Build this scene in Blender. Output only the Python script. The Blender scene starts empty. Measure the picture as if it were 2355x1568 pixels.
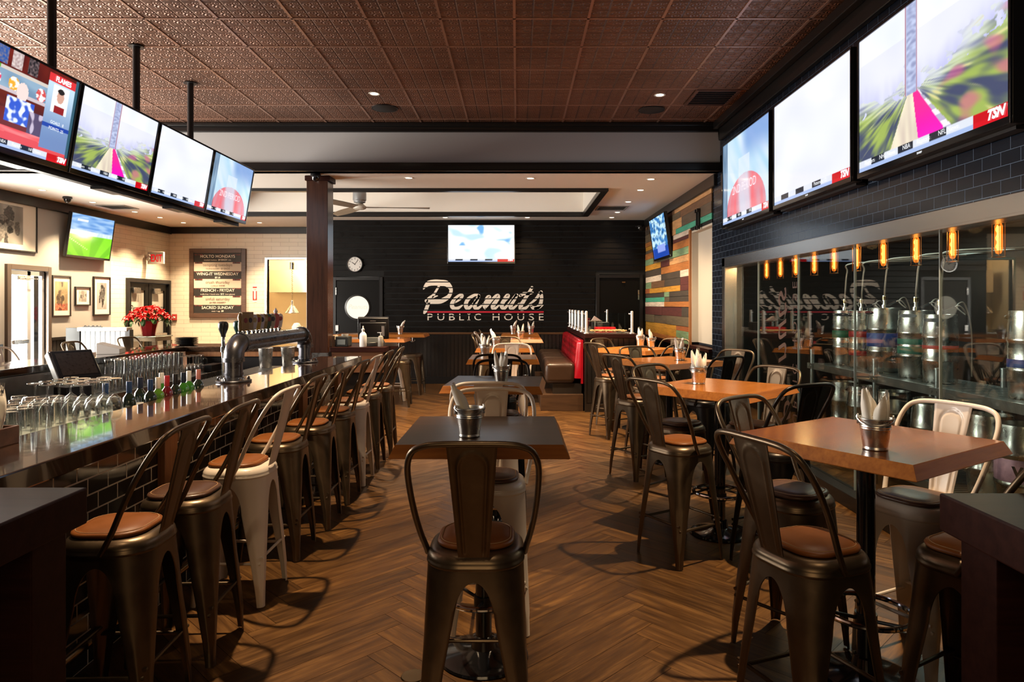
import bpy, bmesh, math, random
from mathutils import Vector, Matrix, Euler
random.seed(7)
C = bpy.context.scene.collection
R = math.radians
PI = math.pi

# ------------------------------------------------------------------ materials
def lin(h):
    if isinstance(h, str):
        h = h.lstrip('#'); c = [int(h[i:i+2], 16)/255 for i in (0, 2, 4)]
        return tuple((x/12.92 if x <= .04045 else ((x+.055)/1.055)**2.4) for x in c)
    return h
MATS = {}
def newmat(name):
    m = bpy.data.materials.new(name); m.use_nodes = True
    nt = m.node_tree; b = nt.nodes.get('Principled BSDF'); MATS[name] = m
    return m, nt, b
def N(nt, t, **kw):
    n = nt.nodes.new(t)
    for k, v in kw.items():
        if k in n.inputs: n.inputs[k].default_value = v
        else: setattr(n, k, v)
    return n
def L(nt, a, b): nt.links.new(a, b)
def mathn(nt, op, a, b=None, clamp=False):
    n = nt.nodes.new('ShaderNodeMath'); n.operation = op; n.use_clamp = clamp
    for i, x in enumerate((a, b)):
        if x is None: continue
        if isinstance(x, (int, float)): n.inputs[i].default_value = x
        else: L(nt, x, n.inputs[i])
    return n.outputs[0]
def ramp(nt, fac, stops):
    n = nt.nodes.new('ShaderNodeValToRGB'); e = n.color_ramp.elements
    while len(e) < len(stops): e.new(.5)
    for i, (p, c) in enumerate(stops):
        e[i].position = p; c = lin(c); e[i].color = (*c[:3], 1)
    L(nt, fac, n.inputs[0]); return n.outputs[0]
def mixc(nt, fac, a, b, mode='MIX'):
    n = nt.nodes.new('ShaderNodeMix'); n.data_type = 'RGBA'; n.blend_type = mode
    for i, x in ((0, fac), (6, a), (7, b)):
        if hasattr(x, 'links'): L(nt, x, n.inputs[i])
        elif i == 0: n.inputs[0].default_value = x
        else: n.inputs[i].default_value = (*lin(x)[:3], 1)
    return n.outputs[2]
def bump(nt, h, strength=.3, dist=.01):
    n = nt.nodes.new('ShaderNodeBump'); n.inputs['Strength'].default_value = strength; n.inputs['Distance'].default_value = dist
    L(nt, h, n.inputs['Height']); return n.outputs[0]
def coords(nt, kind='Object', scale=(1, 1, 1), rot=(0, 0, 0)):
    t = nt.nodes.new('ShaderNodeTexCoord'); mp = nt.nodes.new('ShaderNodeMapping')
    mp.inputs['Scale'].default_value = scale; mp.inputs['Rotation'].default_value = rot
    L(nt, t.outputs[kind], mp.inputs[0]); return mp.outputs[0]
def noise(nt, vec, scale, detail=4, rough=.55):
    n = N(nt, 'ShaderNodeTexNoise'); n.inputs['Scale'].default_value = scale; n.inputs['Detail'].default_value = detail
    n.inputs['Roughness'].default_value = rough
    if vec is not None: L(nt, vec, n.inputs['Vector'])
    return n.outputs[0]
def pm(name, col, rough=.5, metal=0., var=.0, vs=8., coat=0., spec=None, bumps=0., bscale=60, trans=0., ior=1.45, emis=None, es=0., aniso=None):
    if name in MATS: return MATS[name]
    m, nt, b = newmat(name)
    c = lin(col)
    b.inputs['Base Color'].default_value = (*c[:3], 1); b.inputs['Roughness'].default_value = rough
    b.inputs['Metallic'].default_value = metal; b.inputs['IOR'].default_value = ior
    if coat: b.inputs['Coat Weight'].default_value = coat; b.inputs['Coat Roughness'].default_value = .08
    if spec is not None: b.inputs['Specular IOR Level'].default_value = spec
    if trans: b.inputs['Transmission Weight'].default_value = trans
    if emis: b.inputs['Emission Color'].default_value = (*lin(emis)[:3], 1); b.inputs['Emission Strength'].default_value = es
    if var:
        v = coords(nt); n = noise(nt, v, vs)
        f = mathn(nt, 'MULTIPLY_ADD', n, 2*var); f.node.inputs[2].default_value = 1-var
        mx = nt.nodes.new('ShaderNodeVectorMath'); mx.operation = 'SCALE'; mx.inputs[0].default_value = c[:3]; L(nt, f, mx.inputs[3])
        L(nt, mx.outputs[0], b.inputs['Base Color'])
        r = mathn(nt, 'MULTIPLY_ADD', n, .25); r.node.inputs[2].default_value = max(.02, rough-.12); L(nt, r, b.inputs['Roughness'])
    if bumps:
        v = coords(nt); L(nt, bump(nt, noise(nt, v, bscale), bumps, .004), b.inputs['Normal'])
    return m
def woodm(name, dark, light, rough=.35, coat=0., axis=0, sc=1., spec=.5, bs=.08):
    m, nt, b = newmat(name)
    s = [26*sc]*3; s[axis] = 2.2*sc
    v = coords(nt, 'Object', s)
    n1 = noise(nt, v, 1.0, 6, .6)
    s2 = [90*sc]*3; s2[axis] = 3*sc
    n2 = noise(nt, coords(nt, 'Object', s2), 1., 3, .6)
    f = mathn(nt, 'ADD', mathn(nt, 'MULTIPLY', n1, .7), mathn(nt, 'MULTIPLY', n2, .3))
    L(nt, ramp(nt, f, [(.35, dark), (.65, light)]), b.inputs['Base Color'])
    b.inputs['Roughness'].default_value = rough; b.inputs['Specular IOR Level'].default_value = spec
    if coat: b.inputs['Coat Weight'].default_value = coat; b.inputs['Coat Roughness'].default_value = .12 if bs > .05 else .03
    L(nt, bump(nt, f, bs, .002), b.inputs['Normal'])
    return m
def brickm(name, c1, c2, mortar, w, h, plane, rough=.2, msize=.006, bstr=.5, mrough=.7, spec=.5, offset=.5):
    """running-bond tile; plane 'xz' or 'yz'"""
    m, nt, b = newmat(name)
    t = nt.nodes.new('ShaderNodeTexCoord'); sp = nt.nodes.new('ShaderNodeSeparateXYZ'); cb = nt.nodes.new('ShaderNodeCombineXYZ')
    L(nt, t.outputs['Object'], sp.inputs[0])
    L(nt, sp.outputs['X' if plane == 'xz' else 'Y'], cb.inputs[0]); L(nt, sp.outputs['Z'], cb.inputs[1])
    br = nt.nodes.new('ShaderNodeTexBrick'); L(nt, cb.outputs[0], br.inputs['Vector'])
    br.offset = offset
    br.inputs['Scale'].default_value = 1; br.inputs['Brick Width'].default_value = w; br.inputs['Row Height'].default_value = h
    br.inputs['Mortar Size'].default_value = msize/2; br.inputs['Mortar Smooth'].default_value = .15; br.inputs['Bias'].default_value = 0
    for k, c in (('Color1', c1), ('Color2', c2), ('Mortar', mortar)): br.inputs[k].default_value = (*lin(c)[:3], 1)
    L(nt, br.outputs['Color'], b.inputs['Base Color'])
    inv = mathn(nt, 'SUBTRACT', 1., br.outputs['Fac'])
    rr = mathn(nt, 'MULTIPLY_ADD', br.outputs['Fac'], mrough-rough); rr.node.inputs[2].default_value = rough
    L(nt, rr, b.inputs['Roughness']); b.inputs['Specular IOR Level'].default_value = spec
    wob = noise(nt, cb.outputs[0], 9., 2)
    hh = mathn(nt, 'ADD', inv, mathn(nt, 'MULTIPLY', wob, .25))
    L(nt, bump(nt, hh, bstr, .003), b.inputs['Normal'])
    return m
def emit(name, col, s):
    if name in MATS: return MATS[name]
    m, nt, b = newmat(name); nt.nodes.remove(b)
    e = nt.nodes.new('ShaderNodeEmission'); e.inputs[0].default_value = (*lin(col)[:3], 1); e.inputs[1].default_value = s
    L(nt, e.outputs[0], nt.nodes['Material Output'].inputs[0]); return m
def glassm(name, tint, refl_rough=.0, ior=1.5, extra=0.):
    """clear window glass: sees through, reflects by Fresnel"""
    m, nt, b = newmat(name); nt.nodes.remove(b)
    tr = nt.nodes.new('ShaderNodeBsdfTransparent'); tr.inputs[0].default_value = (*tint, 1)
    gl = nt.nodes.new('ShaderNodeBsdfGlossy'); gl.inputs['Roughness'].default_value = refl_rough
    fr = nt.nodes.new('ShaderNodeFresnel'); fr.inputs[0].default_value = ior
    mx = nt.nodes.new('ShaderNodeMixShader')
    f = fr.outputs[0]
    ge = nt.nodes.new('ShaderNodeNewGeometry')          # same reflectance from either side of the sheet
    io = mathn(nt, 'MULTIPLY_ADD', ge.outputs['Backfacing'], 1/ior-ior); io.node.inputs[2].default_value = ior; L(nt, io, fr.inputs[0])
    if extra: f = mathn(nt, 'ADD', f, extra, True)
    L(nt, f, mx.inputs[0]); L(nt, tr.outputs[0], mx.inputs[1]); L(nt, gl.outputs[0], mx.inputs[2])
    L(nt, mx.outputs[0], nt.nodes['Material Output'].inputs[0]); return m

# ------------------------------------------------------------------ mesh builder
class MB:
    def __init__(s): s.v = []; s.f = []; s.m = []; s.col = []
    def add(s, vs, fs, mi=0, M=None, col=None):
        o = len(s.v)
        s.v += [tuple(M @ Vector(p)) if M is not None else tuple(p) for p in vs]
        s.f += [tuple(i+o for i in f) for f in fs]; s.m += [mi]*len(fs); s.col += [col]*len(fs)
        return s
    def box(s, x0, x1, y0, y1, z0, z1, mi=0, M=None, col=None):
        vs = [(x, y, z) for z in (z0, z1) for y in (y0, y1) for x in (x0, x1)]
        return s.add(vs, [(0, 2, 3, 1), (4, 5, 7, 6), (0, 1, 5, 4), (2, 6, 7, 3), (0, 4, 6, 2), (1, 3, 7, 5)], mi, M, col)
    def frustum(s, w0, d0, w1, d1, z0, z1, mi=0, M=None):
        vs = [(-w0, -d0, z0), (w0, -d0, z0), (-w0, d0, z0), (w0, d0, z0), (-w1, -d1, z1), (w1, -d1, z1), (-w1, d1, z1), (w1, d1, z1)]
        return s.add(vs, [(0, 2, 3, 1), (4, 5, 7, 6), (0, 1, 5, 4), (2, 6, 7, 3), (0, 4, 6, 2), (1, 3, 7, 5)], mi, M)
    def cyl(s, p0, p1, r0, r1=None, n=16, caps=True, mi=0, M=None):
        p0, p1 = Vector(p0), Vector(p1); r1 = r0 if r1 is None else r1
        d = (p1-p0).normalized(); a = d.orthogonal().normalized(); b = d.cross(a)
        vs = []
        for p, r in ((p0, r0), (p1, r1)):
            for i in range(n):
                t = 2*PI*i/n; vs.append(p+a*(r*math.cos(t))+b*(r*math.sin(t)))
        fs = [(i, (i+1) % n, n+(i+1) % n, n+i) for i in range(n)]
        if caps: fs += [tuple(range(n-1, -1, -1)), tuple(range(n, 2*n))]
        return s.add(vs, fs, mi, M)
    def tube(s, pts, r, n=8, closed=False, mi=0, M=None):
        P = [Vector(p) for p in pts]; k = len(P); vs = []; prev = None
        for i in range(k):
            if closed: d = P[(i+1) % k]-P[i-1]
            else: d = P[min(i+1, k-1)]-P[max(i-1, 0)]
            d.normalize()
            a = d.orthogonal().normalized() if prev is None else (prev-d*prev.dot(d)).normalized()
            prev = a; b = d.cross(a); rr = r[i] if isinstance(r, (list, tuple)) else r
            vs += [P[i]+a*(rr*math.cos(2*PI*j/n))+b*(rr*math.sin(2*PI*j/n)) for j in range(n)]
        fs = []
        for i in range(k if closed else k-1):
            i2 = (i+1) % k
            fs += [(i*n+j, i*n+(j+1) % n, i2*n+(j+1) % n, i2*n+j) for j in range(n)]
        if not closed: fs += [tuple(range(n-1, -1, -1)), tuple((k-1)*n+j for j in range(n))]
        return s.add(vs, fs, mi, M)
    def lathe(s, prof, n=24, c=(0, 0, 0), mi=0, M=None):
        vs = [(c[0]+r*math.cos(2*PI*j/n), c[1]+r*math.sin(2*PI*j/n), c[2]+z) for r, z in prof for j in range(n)]
        fs = [(i*n+j, i*n+(j+1) % n, (i+1)*n+(j+1) % n, (i+1)*n+j) for i in range(len(prof)-1) for j in range(n)]
        return s.add(vs, fs, mi, M)
    def grid(s, fn, nu, nv, mi=0, closeu=False, M=None):
        vs = [fn(u/(nu if closeu else nu-1), v/(nv-1)) for v in range(nv) for u in range(nu)]
        fs = [(v*nu+u, v*nu+(u+1) % nu, (v+1)*nu+(u+1) % nu, (v+1)*nu+u) for v in range(nv-1) for u in range(nu if closeu else nu-1)]
        return s.add(vs, fs, mi, M)
    def prism(s, pts, z0, z1, mi=0, M=None):
        n = len(pts)
        vs = [(x, y, z0) for x, y in pts]+[(x, y, z1) for x, y in pts]
        return s.add(vs, [tuple(range(n-1, -1, -1)), tuple(range(n, 2*n))]+[(i, (i+1) % n, n+(i+1) % n, n+i) for i in range(n)], mi, M)
    def mesh(s, me, M, mi=0):
        return s.add([v.co for v in me.vertices], [tuple(p.vertices) for p in me.polygons], mi, M)
    def data(s, name, mats, smooth=True, angle=35):
        me = bpy.data.meshes.new(name); me.from_pydata(s.v, [], s.f)
        for m in (mats if isinstance(mats, (list, tuple)) else [mats]): me.materials.append(m)
        if any(s.m): me.polygons.foreach_set('material_index', s.m)
        bm = bmesh.new(); bm.from_mesh(me); bmesh.ops.remove_doubles(bm, verts=bm.verts, dist=1e-5)
        bmesh.ops.recalc_face_normals(bm, faces=bm.faces); bm.to_mesh(me); bm.free()
        if smooth:
            me.polygons.foreach_set('use_smooth', [True]*len(me.polygons)); me.set_sharp_from_angle(angle=R(angle))
        me.update(); return me
    def build(s, name, mats, parent=None, smooth=True, angle=35, bevel=0, bseg=2, loc=None, rot=None):
        o = bpy.data.objects.new(name, s.data(name, mats, smooth, angle)); C.objects.link(o)
        if parent: o.parent = parent
        if loc: o.location = loc
        if rot: o.rotation_euler = rot
        if bevel:
            md = o.modifiers.new('edge', 'BEVEL'); md.width = bevel; md.segments = bseg; md.limit_method = 'ANGLE'; md.angle_limit = R(40)
            md.harden_normals = False
        return o
def box(name, mat, x0, x1, y0, y1, z0, z1, parent=None, bevel=0, **k):
    return MB().box(x0, x1, y0, y1, z0, z1).build(name, mat, parent, bevel=bevel, **k)
def tag(o, label, cat, group=None):
    o['label'] = label; o['category'] = cat
    if group: o['group'] = group
    return o
def struct(o): o['kind'] = 'structure'; return o
def thing(name, label, cat, loc=(0, 0, 0), rotz=0, group=None, rot=None):
    o = bpy.data.objects.new(name, None); C.objects.link(o); o.empty_display_size = .1
    o.location = loc; o.rotation_euler = rot or (0, 0, rotz)
    return tag(o, label, cat, group)
def dup(root, loc, rotz, label, group=None, swap=None, skip=(), rot=None):
    def cp(o, par):
        if par is not None and o.name.split('.')[0] in skip: return
        c = o.copy(); C.objects.link(c); c.parent = par
        if swap and o.type == 'MESH':
            key = (o.data.name, swap)
            if key not in SW:
                me = o.data.copy()
                for i, m in enumerate(me.materials):
                    if m and m.name in SWAP[swap]: me.materials[i] = MATS[SWAP[swap][m.name]]
                SW[key] = me
            c.data = SW[key]
        for ch in list(o.children): cp(ch, c)
        return c
    r = cp(root, None); r.location = loc; r.rotation_euler = rot or (0, 0, rotz); r['label'] = label
    if group: r['group'] = group
    elif 'group' in r: del r['group']
    return r
SW = {}; SWAP = {}
def crom(pts, sub=6, closed=False):
    P = [Vector(p) for p in pts]; out = []; n = len(P)
    for i in range(n if closed else n-1):
        g = (lambda k: P[k % n]) if closed else (lambda k: P[max(0, min(n-1, k))])
        a, b, c, d = g(i-1), g(i), g(i+1), g(i+2)
        for j in range(sub):
            t = j/sub
            out.append(.5*((2*b)+(c-a)*t+(2*a-5*b+4*c-d)*t*t+(-a+3*b-3*c+d)*t**3))
    if not closed: out.append(P[-1])
    return out
TX = {}
def textmesh(body, size=1., shear=0., align='CENTER', bold=0.):
    """flat lettering in the XY plane, baseline at y=0"""
    k = (body, size, shear, align, bold)
    if k in TX: return TX[k]
    cu = bpy.data.curves.new('lettering', 'FONT'); cu.body = body; cu.size = size; cu.shear = shear; cu.align_x = align
    cu.resolution_u = 3; cu.offset = bold
    o = bpy.data.objects.new('lettering', cu); C.objects.link(o)
    me = bpy.data.meshes.new_from_object(o.evaluated_get(bpy.context.evaluated_depsgraph_get()))
    bpy.data.objects.remove(o); bpy.data.curves.remove(cu); TX[k] = me; return me
def lettering(name, items, mat, parent, M, thick=.001):
    """items: (text, x, y, size[, shear, align, bold]) laid out in a plane, M places the plane; lettering has a small thickness"""
    mb = MB()
    for it in items:
        me = textmesh(it[0], it[3], *(it[4:])); vs = [v.co for v in me.vertices]
        for dz in (0,):
            mb.add([(v.x+it[1], v.y+it[2], thick) for v in vs], [tuple(p.vertices) for p in me.polygons], 0, M)
    return mb.build(name, mat, parent, smooth=False)
def plane_M(o, ux, uy):
    """matrix: local x->ux, y->uy, z->ux x uy, origin o"""
    ux, uy = Vector(ux).normalized(), Vector(uy).normalized(); uz = ux.cross(uy)
    return Matrix(((ux.x, uy.x, uz.x, o[0]), (ux.y, uy.y, uz.y, o[1]), (ux.z, uy.z, uz.z, o[2]), (0, 0, 0, 1)))

# ------------------------------------------------------------------ palette
BRONZE = pm('bronze_metal', (.125, .088, .055), .34, .85, var=.25, vs=14)
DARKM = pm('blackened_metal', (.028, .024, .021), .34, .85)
FSTEEL = pm('frame_steel', (.56, .54, .51), .24, 1.)
CREAM = pm('cream_paint', (.72, .62, .52), .32, 0, var=.04, vs=6, coat=.2)
LEATHER = pm('tan_leather', (.20, .064, .014), .40, 0, spec=.35, var=.3, vs=9, bumps=.1, bscale=180)
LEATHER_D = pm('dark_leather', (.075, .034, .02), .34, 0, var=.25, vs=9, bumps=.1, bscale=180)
STITCH = pm('stitch_thread', (.35, .2, .09), .7)
BLACK = pm('black_paint', (.012, .011, .012), .38)
BLACKG = pm('black_gloss', (.008, .008, .009), .12, coat=.5)
BLACKT = pm('black_trim', (.011, .010, .010), .3)
CHROME = pm('chrome', (.62, .62, .62), .1, 1.)
STEEL = pm('brushed_steel', (.5, .49, .47), .28, 1., var=.1, vs=20)
STEELD = pm('dull_steel', (.30, .30, .29), .34, 1., var=.25, vs=12)
GALV = pm('galvanised_steel', (.72, .70, .67), .26, 1., var=.08, vs=18)
RUBBER = pm('black_rubber', (.015, .015, .015), .7)
PLASTIC = pm('black_plastic', (.016, .016, .018), .4)
WHITE = pm('white_paper', (.78, .75, .70), .8)
LEDGE = pm('ledge_mat', (.62, .62, .58), .4)
NAPKIN = pm('napkin_cloth', (.88, .82, .72), .9, bumps=.3, bscale=40)
GLASS = glassm('clear_glass', (.97, .985, .98), .03, 1.45, .035)
PANE = glassm('pane_glass', (.93, .97, .95))
PANE_DOOR = glassm('door_glass', (.95, .97, .96))
TOP_DARK = woodm('walnut_top', (.045, .019, .008), (.080, .036, .014), .28, .0, spec=.32)
TOP_RED = woodm('cherry_top', (.32, .095, .012), (.50, .18, .03), .22, .12, spec=.3)
EDGE = woodm('cherry_edge', (.26, .078, .011), (.43, .15, .026), .35, spec=.35)
DARKWOOD = woodm('dark_stained_wood', (.018, .0055, .0045), (.034, .011, .008), .42, .0, spec=.1)
POSTWOOD = woodm('post_wood', (.030, .012, .007), (.062, .024, .013), .25, .2, axis=2)
BARWOOD = woodm('bar_wood', (.030, .015, .008), (.058, .030, .017), .12, .9, axis=1, bs=.02)
ORANGEWOOD = woodm('orange_wood', (.24, .09, .03), (.40, .17, .06), .4, axis=2)
BRASS = pm('aged_brass', (.30, .21, .11), .22, 1.)
RED_V = pm('red_vinyl', (.42, .006, .016), .22, coat=.3, var=.12, vs=8)
BROWN_V = pm('brown_vinyl', (.045, .022, .012), .33, coat=.15, var=.2, vs=7)
# ------------------------------------------------------------------ setting materials
def floor_mat():
    m, nt, b = newmat('herringbone_planks')
    at = nt.nodes.new('ShaderNodeAttribute'); at.attribute_name = 'tone'
    uv = nt.nodes.new('ShaderNodeUVMap'); uv.uv_map = 'grain'
    mp = nt.nodes.new('ShaderNodeMapping'); mp.inputs['Scale'].default_value = (2.4, 24, 1); L(nt, uv.outputs[0], mp.inputs[0])
    sp = nt.nodes.new('ShaderNodeSeparateColor'); L(nt, at.outputs['Color'], sp.inputs[0])
    off = nt.nodes.new('ShaderNodeCombineXYZ'); L(nt, mathn(nt, 'MULTIPLY', sp.outputs[1], 40), off.inputs[2])
    ad = nt.nodes.new('ShaderNodeVectorMath'); L(nt, mp.outputs[0], ad.inputs[0]); L(nt, off.outputs[0], ad.inputs[1])
    n1 = noise(nt, ad.outputs[0], 1., 7, .62)
    mp2 = nt.nodes.new('ShaderNodeMapping'); mp2.inputs['Scale'].default_value = (6, 130, 1); L(nt, uv.outputs[0], mp2.inputs[0])
    n2 = noise(nt, mp2.outputs[0], 1., 3, .6)
    f = mathn(nt, 'ADD', mathn(nt, 'MULTIPLY', n1, .75), mathn(nt, 'MULTIPLY', n2, .25))
    c = ramp(nt, f, [(.3, (.030, .012, .0035)), (.5, (.094, .041, .011)), (.72, (.22, .105, .028))])
    tone = mathn(nt, 'MULTIPLY_ADD', sp.outputs[0], .5); tone.node.inputs[2].default_value = .75
    mx = nt.nodes.new('ShaderNodeVectorMath'); mx.operation = 'SCALE'; L(nt, c, mx.inputs[0]); L(nt, tone, mx.inputs[3])
    L(nt, mx.outputs[0], b.inputs['Base Color'])
    b.inputs['Roughness'].default_value = .38; b.inputs['Specular IOR Level'].default_value = .45
    rr = mathn(nt, 'MULTIPLY_ADD', f, .3); rr.node.inputs[2].default_value = .20; L(nt, rr, b.inputs['Roughness'])
    L(nt, bump(nt, f, .12, .002), b.inputs['Normal'])
    return m
def tin_mat(T, x0, y0):
    m, nt, b = newmat('pressed_tin')
    t = nt.nodes.new('ShaderNodeTexCoord'); mp = nt.nodes.new('ShaderNodeMapping')
    L(nt, t.outputs['Object'], mp.inputs[0]); mp.inputs['Location'].default_value = (-x0/(T/4), -y0/(T/4), 0)
    mp.inputs['Scale'].default_value = (4/T, 4/T, 1)
    # scroll motif inside each small square
    fr = nt.nodes.new('ShaderNodeVectorMath'); fr.operation = 'FRACTION'; L(nt, mp.outputs[0], fr.inputs[0])
    sp = nt.nodes.new('ShaderNodeSeparateXYZ'); L(nt, fr.outputs[0], sp.inputs[0])
    def ring(cx, cy, k, ph):
        dx = mathn(nt, 'SUBTRACT', sp.outputs[0], cx); dy = mathn(nt, 'SUBTRACT', sp.outputs[1], cy)
        r = mathn(nt, 'SQRT', mathn(nt, 'ADD', mathn(nt, 'MULTIPLY', dx, dx), mathn(nt, 'MULTIPLY', dy, dy)))
        a = mathn(nt, 'ARCTAN2', dy, dx)
        s = mathn(nt, 'SINE', mathn(nt, 'ADD', mathn(nt, 'MULTIPLY', r, k), mathn(nt, 'MULTIPLY', a, ph)))
        fall = mathn(nt, 'SUBTRACT', 1., mathn(nt, 'MULTIPLY', r, 2.6), True)
        return mathn(nt, 'MULTIPLY', s, mathn(nt, 'POWER', fall, .5))
    h = mathn(nt, 'ADD', ring(.3, .34, 34, 1), ring(.7, .68, 34, -1))
    h = mathn(nt, 'ADD', h, mathn(nt, 'MULTIPLY', ring(.75, .22, 46, 1), .7))
    ex = mathn(nt, 'MINIMUM', sp.outputs[0], mathn(nt, 'SUBTRACT', 1., sp.outputs[0]))
    ey = mathn(nt, 'MINIMUM', sp.outputs[1], mathn(nt, 'SUBTRACT', 1., sp.outputs[1]))
    e = mathn(nt, 'MINIMUM', ex, ey)
    line = mathn(nt, 'SUBTRACT', 1., mathn(nt, 'MULTIPLY', e, 18.), True)
    h = mathn(nt, 'ADD', mathn(nt, 'MULTIPLY', h, .5), mathn(nt, 'MULTIPLY', line, -2.2))
    n = noise(nt, t.outputs['Object'], 1.3, 3)
    L(nt, ramp(nt, n, [(.3, (.18, .092, .060)), (.7, (.29, .150, .10))]), b.inputs['Base Color'])
    b.inputs['Metallic'].default_value = .6; b.inputs['Roughness'].default_value = .40
    L(nt, bump(nt, h, .9, .009), b.inputs['Normal'])
    return m
TIN_T, TIN_X, TIN_Y = .622, -.026, 5.727
M_FLOOR = floor_mat(); M_TIN = tin_mat(TIN_T, TIN_X, TIN_Y)
M_TBAR = pm('copper_bar', (.50, .30, .22), .35, .6)
M_CEIL = pm('ceiling_white', (.86, .82, .75), .8, var=.02, vs=1.5)
M_BULK = pm('bulkhead_white', (.50, .48, .47), .75)
M_GREY = pm('grey_wall_paint', (.40, .385, .36), .75, var=.03, vs=1.)
M_CREAMT = brickm('cream_tile_xz', (.76, .68, .55), (.72, .63, .50), (.30, .23, .16), .40, .093, 'xz', .3, .004, .25)
M_CREAMTY = brickm('cream_tile_yz', (.76, .68, .55), (.72, .63, .50), (.30, .23, .16), .40, .093, 'yz', .3, .004, .25)
M_BLKTILE = brickm('black_tile_yz', (.008, .0105, .017), (.011, .015, .024), (.06, .095, .15), .152, .078, 'yz', .16, .004, .4, .5)
M_BARTILE = brickm('bar_tile_yz', (.020, .017, .014), (.028, .024, .020), (.80, .68, .48), .155, .0775, 'yz', .10, .008, .4, .7)
M_SHIP = pm('black_boards', (.007, .006, .0055), .3, var=.2, vs=5, spec=.16)
M_GROOVE = pm('board_groove', (.004, .004, .004), .8)
M_NICHE = pm('niche_paint', (.52, .47, .39), .7)
M_KITCH = pm('kitchen_steel', (.74, .62, .45), .35, .55, var=.1, vs=3)

# ------------------------------------------------------------------ floor
def build_floor():
    W, Ln = .153, .918
    X0, X1, Y0, Y1 = -8.3, 4.9, -1.5, 15.7
    v, f, tone, uvs = [], [], [], []
    c45 = math.cos(R(45)); ox, oy = .05, 3.1
    def put(x0, y0, x1, y1, vert):
        cx, cy = (x0+x1)/2, (y0+y1)/2
        wx, wy = (cx-cy)*c45+ox, (cx+cy)*c45+oy
        if not (X0-.3 < wx < X1+.3 and Y0-.3 < wy < Y1+.3): return
        g = .0011; o = len(v)
        for x, y in ((x0+g, y0+g), (x1-g, y0+g), (x1-g, y1-g), (x0+g, y1-g)):
            v.append(((x-y)*c45+ox, (x+y)*c45+oy, 0))
        f.append((o, o+1, o+2, o+3)); t = (random.random(), random.random(), 0, 1); tone.append(t)
        r0 = random.random()*9; s = 4*W
        q = [(0, 0), (x1-x0, 0), (x1-x0, y1-y0), (0, y1-y0)] if not vert else [(0, 0), (0, x1-x0), (y1-y0, x1-x0), (y1-y0, 0)]
        uvs.extend([(a+r0, b+r0) for a, b in q])
    for i in range(-150, 131):
        for j in range(-14, 15):
            x, y = i*W+j*(-Ln-W), i*W+j*(Ln-W)
            put(x, y, x+Ln, y+W, False)
            put(x+Ln, y+W-Ln, x+Ln+W, y+W, True)
    me = bpy.data.meshes.new('floor'); me.from_pydata(v, [], f)
    a = me.color_attributes.new('tone', 'FLOAT_COLOR', 'CORNER')
    for k, t in enumerate(tone):
        for c in range(4): a.data[4*k+c].color = t
    u = me.uv_layers.new(name='grain')
    for k, q in enumerate(uvs): u.data[k].uv = q
    me.materials.append(M_FLOOR); me.materials.append(M_GROOVE)
    bm = bmesh.new(); bm.from_mesh(me)
    r = [bm.verts.new(p) for p in ((-12, -2.5, -.004), (6, -2.5, -.004), (6, 19, -.004), (-12, 19, -.004))]
    ff = bm.faces.new(r); ff.material_index = 1
    bm.to_mesh(me); bm.free()
    o = bpy.data.objects.new('floor', me); C.objects.link(o); struct(o)
build_floor()

XL, XR, YB, YC, ZL, ZT = -7.92, 2.69, 14.23, 15.55, 3.41, 4.05
YBH = 9.06
# ------------------------------------------------------------------ ceilings
cb = MB(); cb.box(XL, XR+.2, -1, YBH, ZT, ZT+.05)
k = -14
while TIN_X+k*TIN_T < XR:
    x = TIN_X+k*TIN_T
    if x > XL: cb.box(x-.011, x+.011, -1, YBH, ZT-.006, ZT, 1)
    k += 1
for k in range(-11, 6):
    y = TIN_Y+k*TIN_T
    if -1 < y < YBH: cb.box(XL, XR, y-.011, y+.011, ZT-.006, ZT, 1)
struct(cb.build('ceiling', [M_TIN, M_TBAR], smooth=False))
HX0, HX1, HY0, HY1, HZ = -5.6, 1.28, 10.43, 13.28, 3.95
lc = MB()
lc.box(XL, XR, YBH, HY0, ZL, ZL+.04).box(XL, XR, HY1, YC, ZL, ZL+.04).box(XL, HX0, HY0, HY1, ZL, ZL+.04).box(HX1, XR, HY0, HY1, ZL, ZL+.04)
lc.box(HX0-.04, HX1+.04, HY0-.04, HY1+.04, HZ, HZ+.04)
lc.box(HX0-.04, HX0, HY0, HY1, ZL, HZ).box(HX1, HX1+.04, HY0, HY1, ZL, HZ).box(HX0, HX1, HY0-.04, HY0, ZL, HZ).box(HX0, HX1, HY1, HY1+.04, ZL, HZ)
struct(lc.build('ceiling_coffered', M_CEIL, smooth=False))
tr = MB(); z0, z1, w = ZL-.045, ZL+.04, .10
tr.box(HX0-w, HX1+w, HY0-w, HY0+.012, z0, z1).box(HX0-w, HX1+w, HY1-.012, HY1+w, z0, z1).box(HX0-w, HX0+.012, HY0+.012, HY1-.012, z0, z1).box(HX1-.012, HX1+w, HY0+.012, HY1-.012, z0, z1)
struct(tr.build('trim_1', BLACKT, smooth=False, bevel=.006))
struct(box('wall_bulkhead', M_BULK, XL, XR, YBH, YBH+.12, ZL, ZT, smooth=False))
struct(MB().box(XL, XR, YBH-.05, YBH, ZL, 3.525).box(XL, XR, YBH-.07, YBH-.05, ZL+.0, ZL+.02).build('trim_2', BLACKT, smooth=False, bevel=.008))
struct(MB().box(XL, XR, YBH-.05, YBH, 3.93, ZT-.007).box(XL, XR, YBH-.09, YBH-.05, 4.0, ZT-.007).build('trim_3', BLACKT, smooth=False, bevel=.008))
struct(box('trim_4', BLACKT, XL, XL+.05, YBH+.12, YC, 3.245, ZL, smooth=False, bevel=.008))
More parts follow.
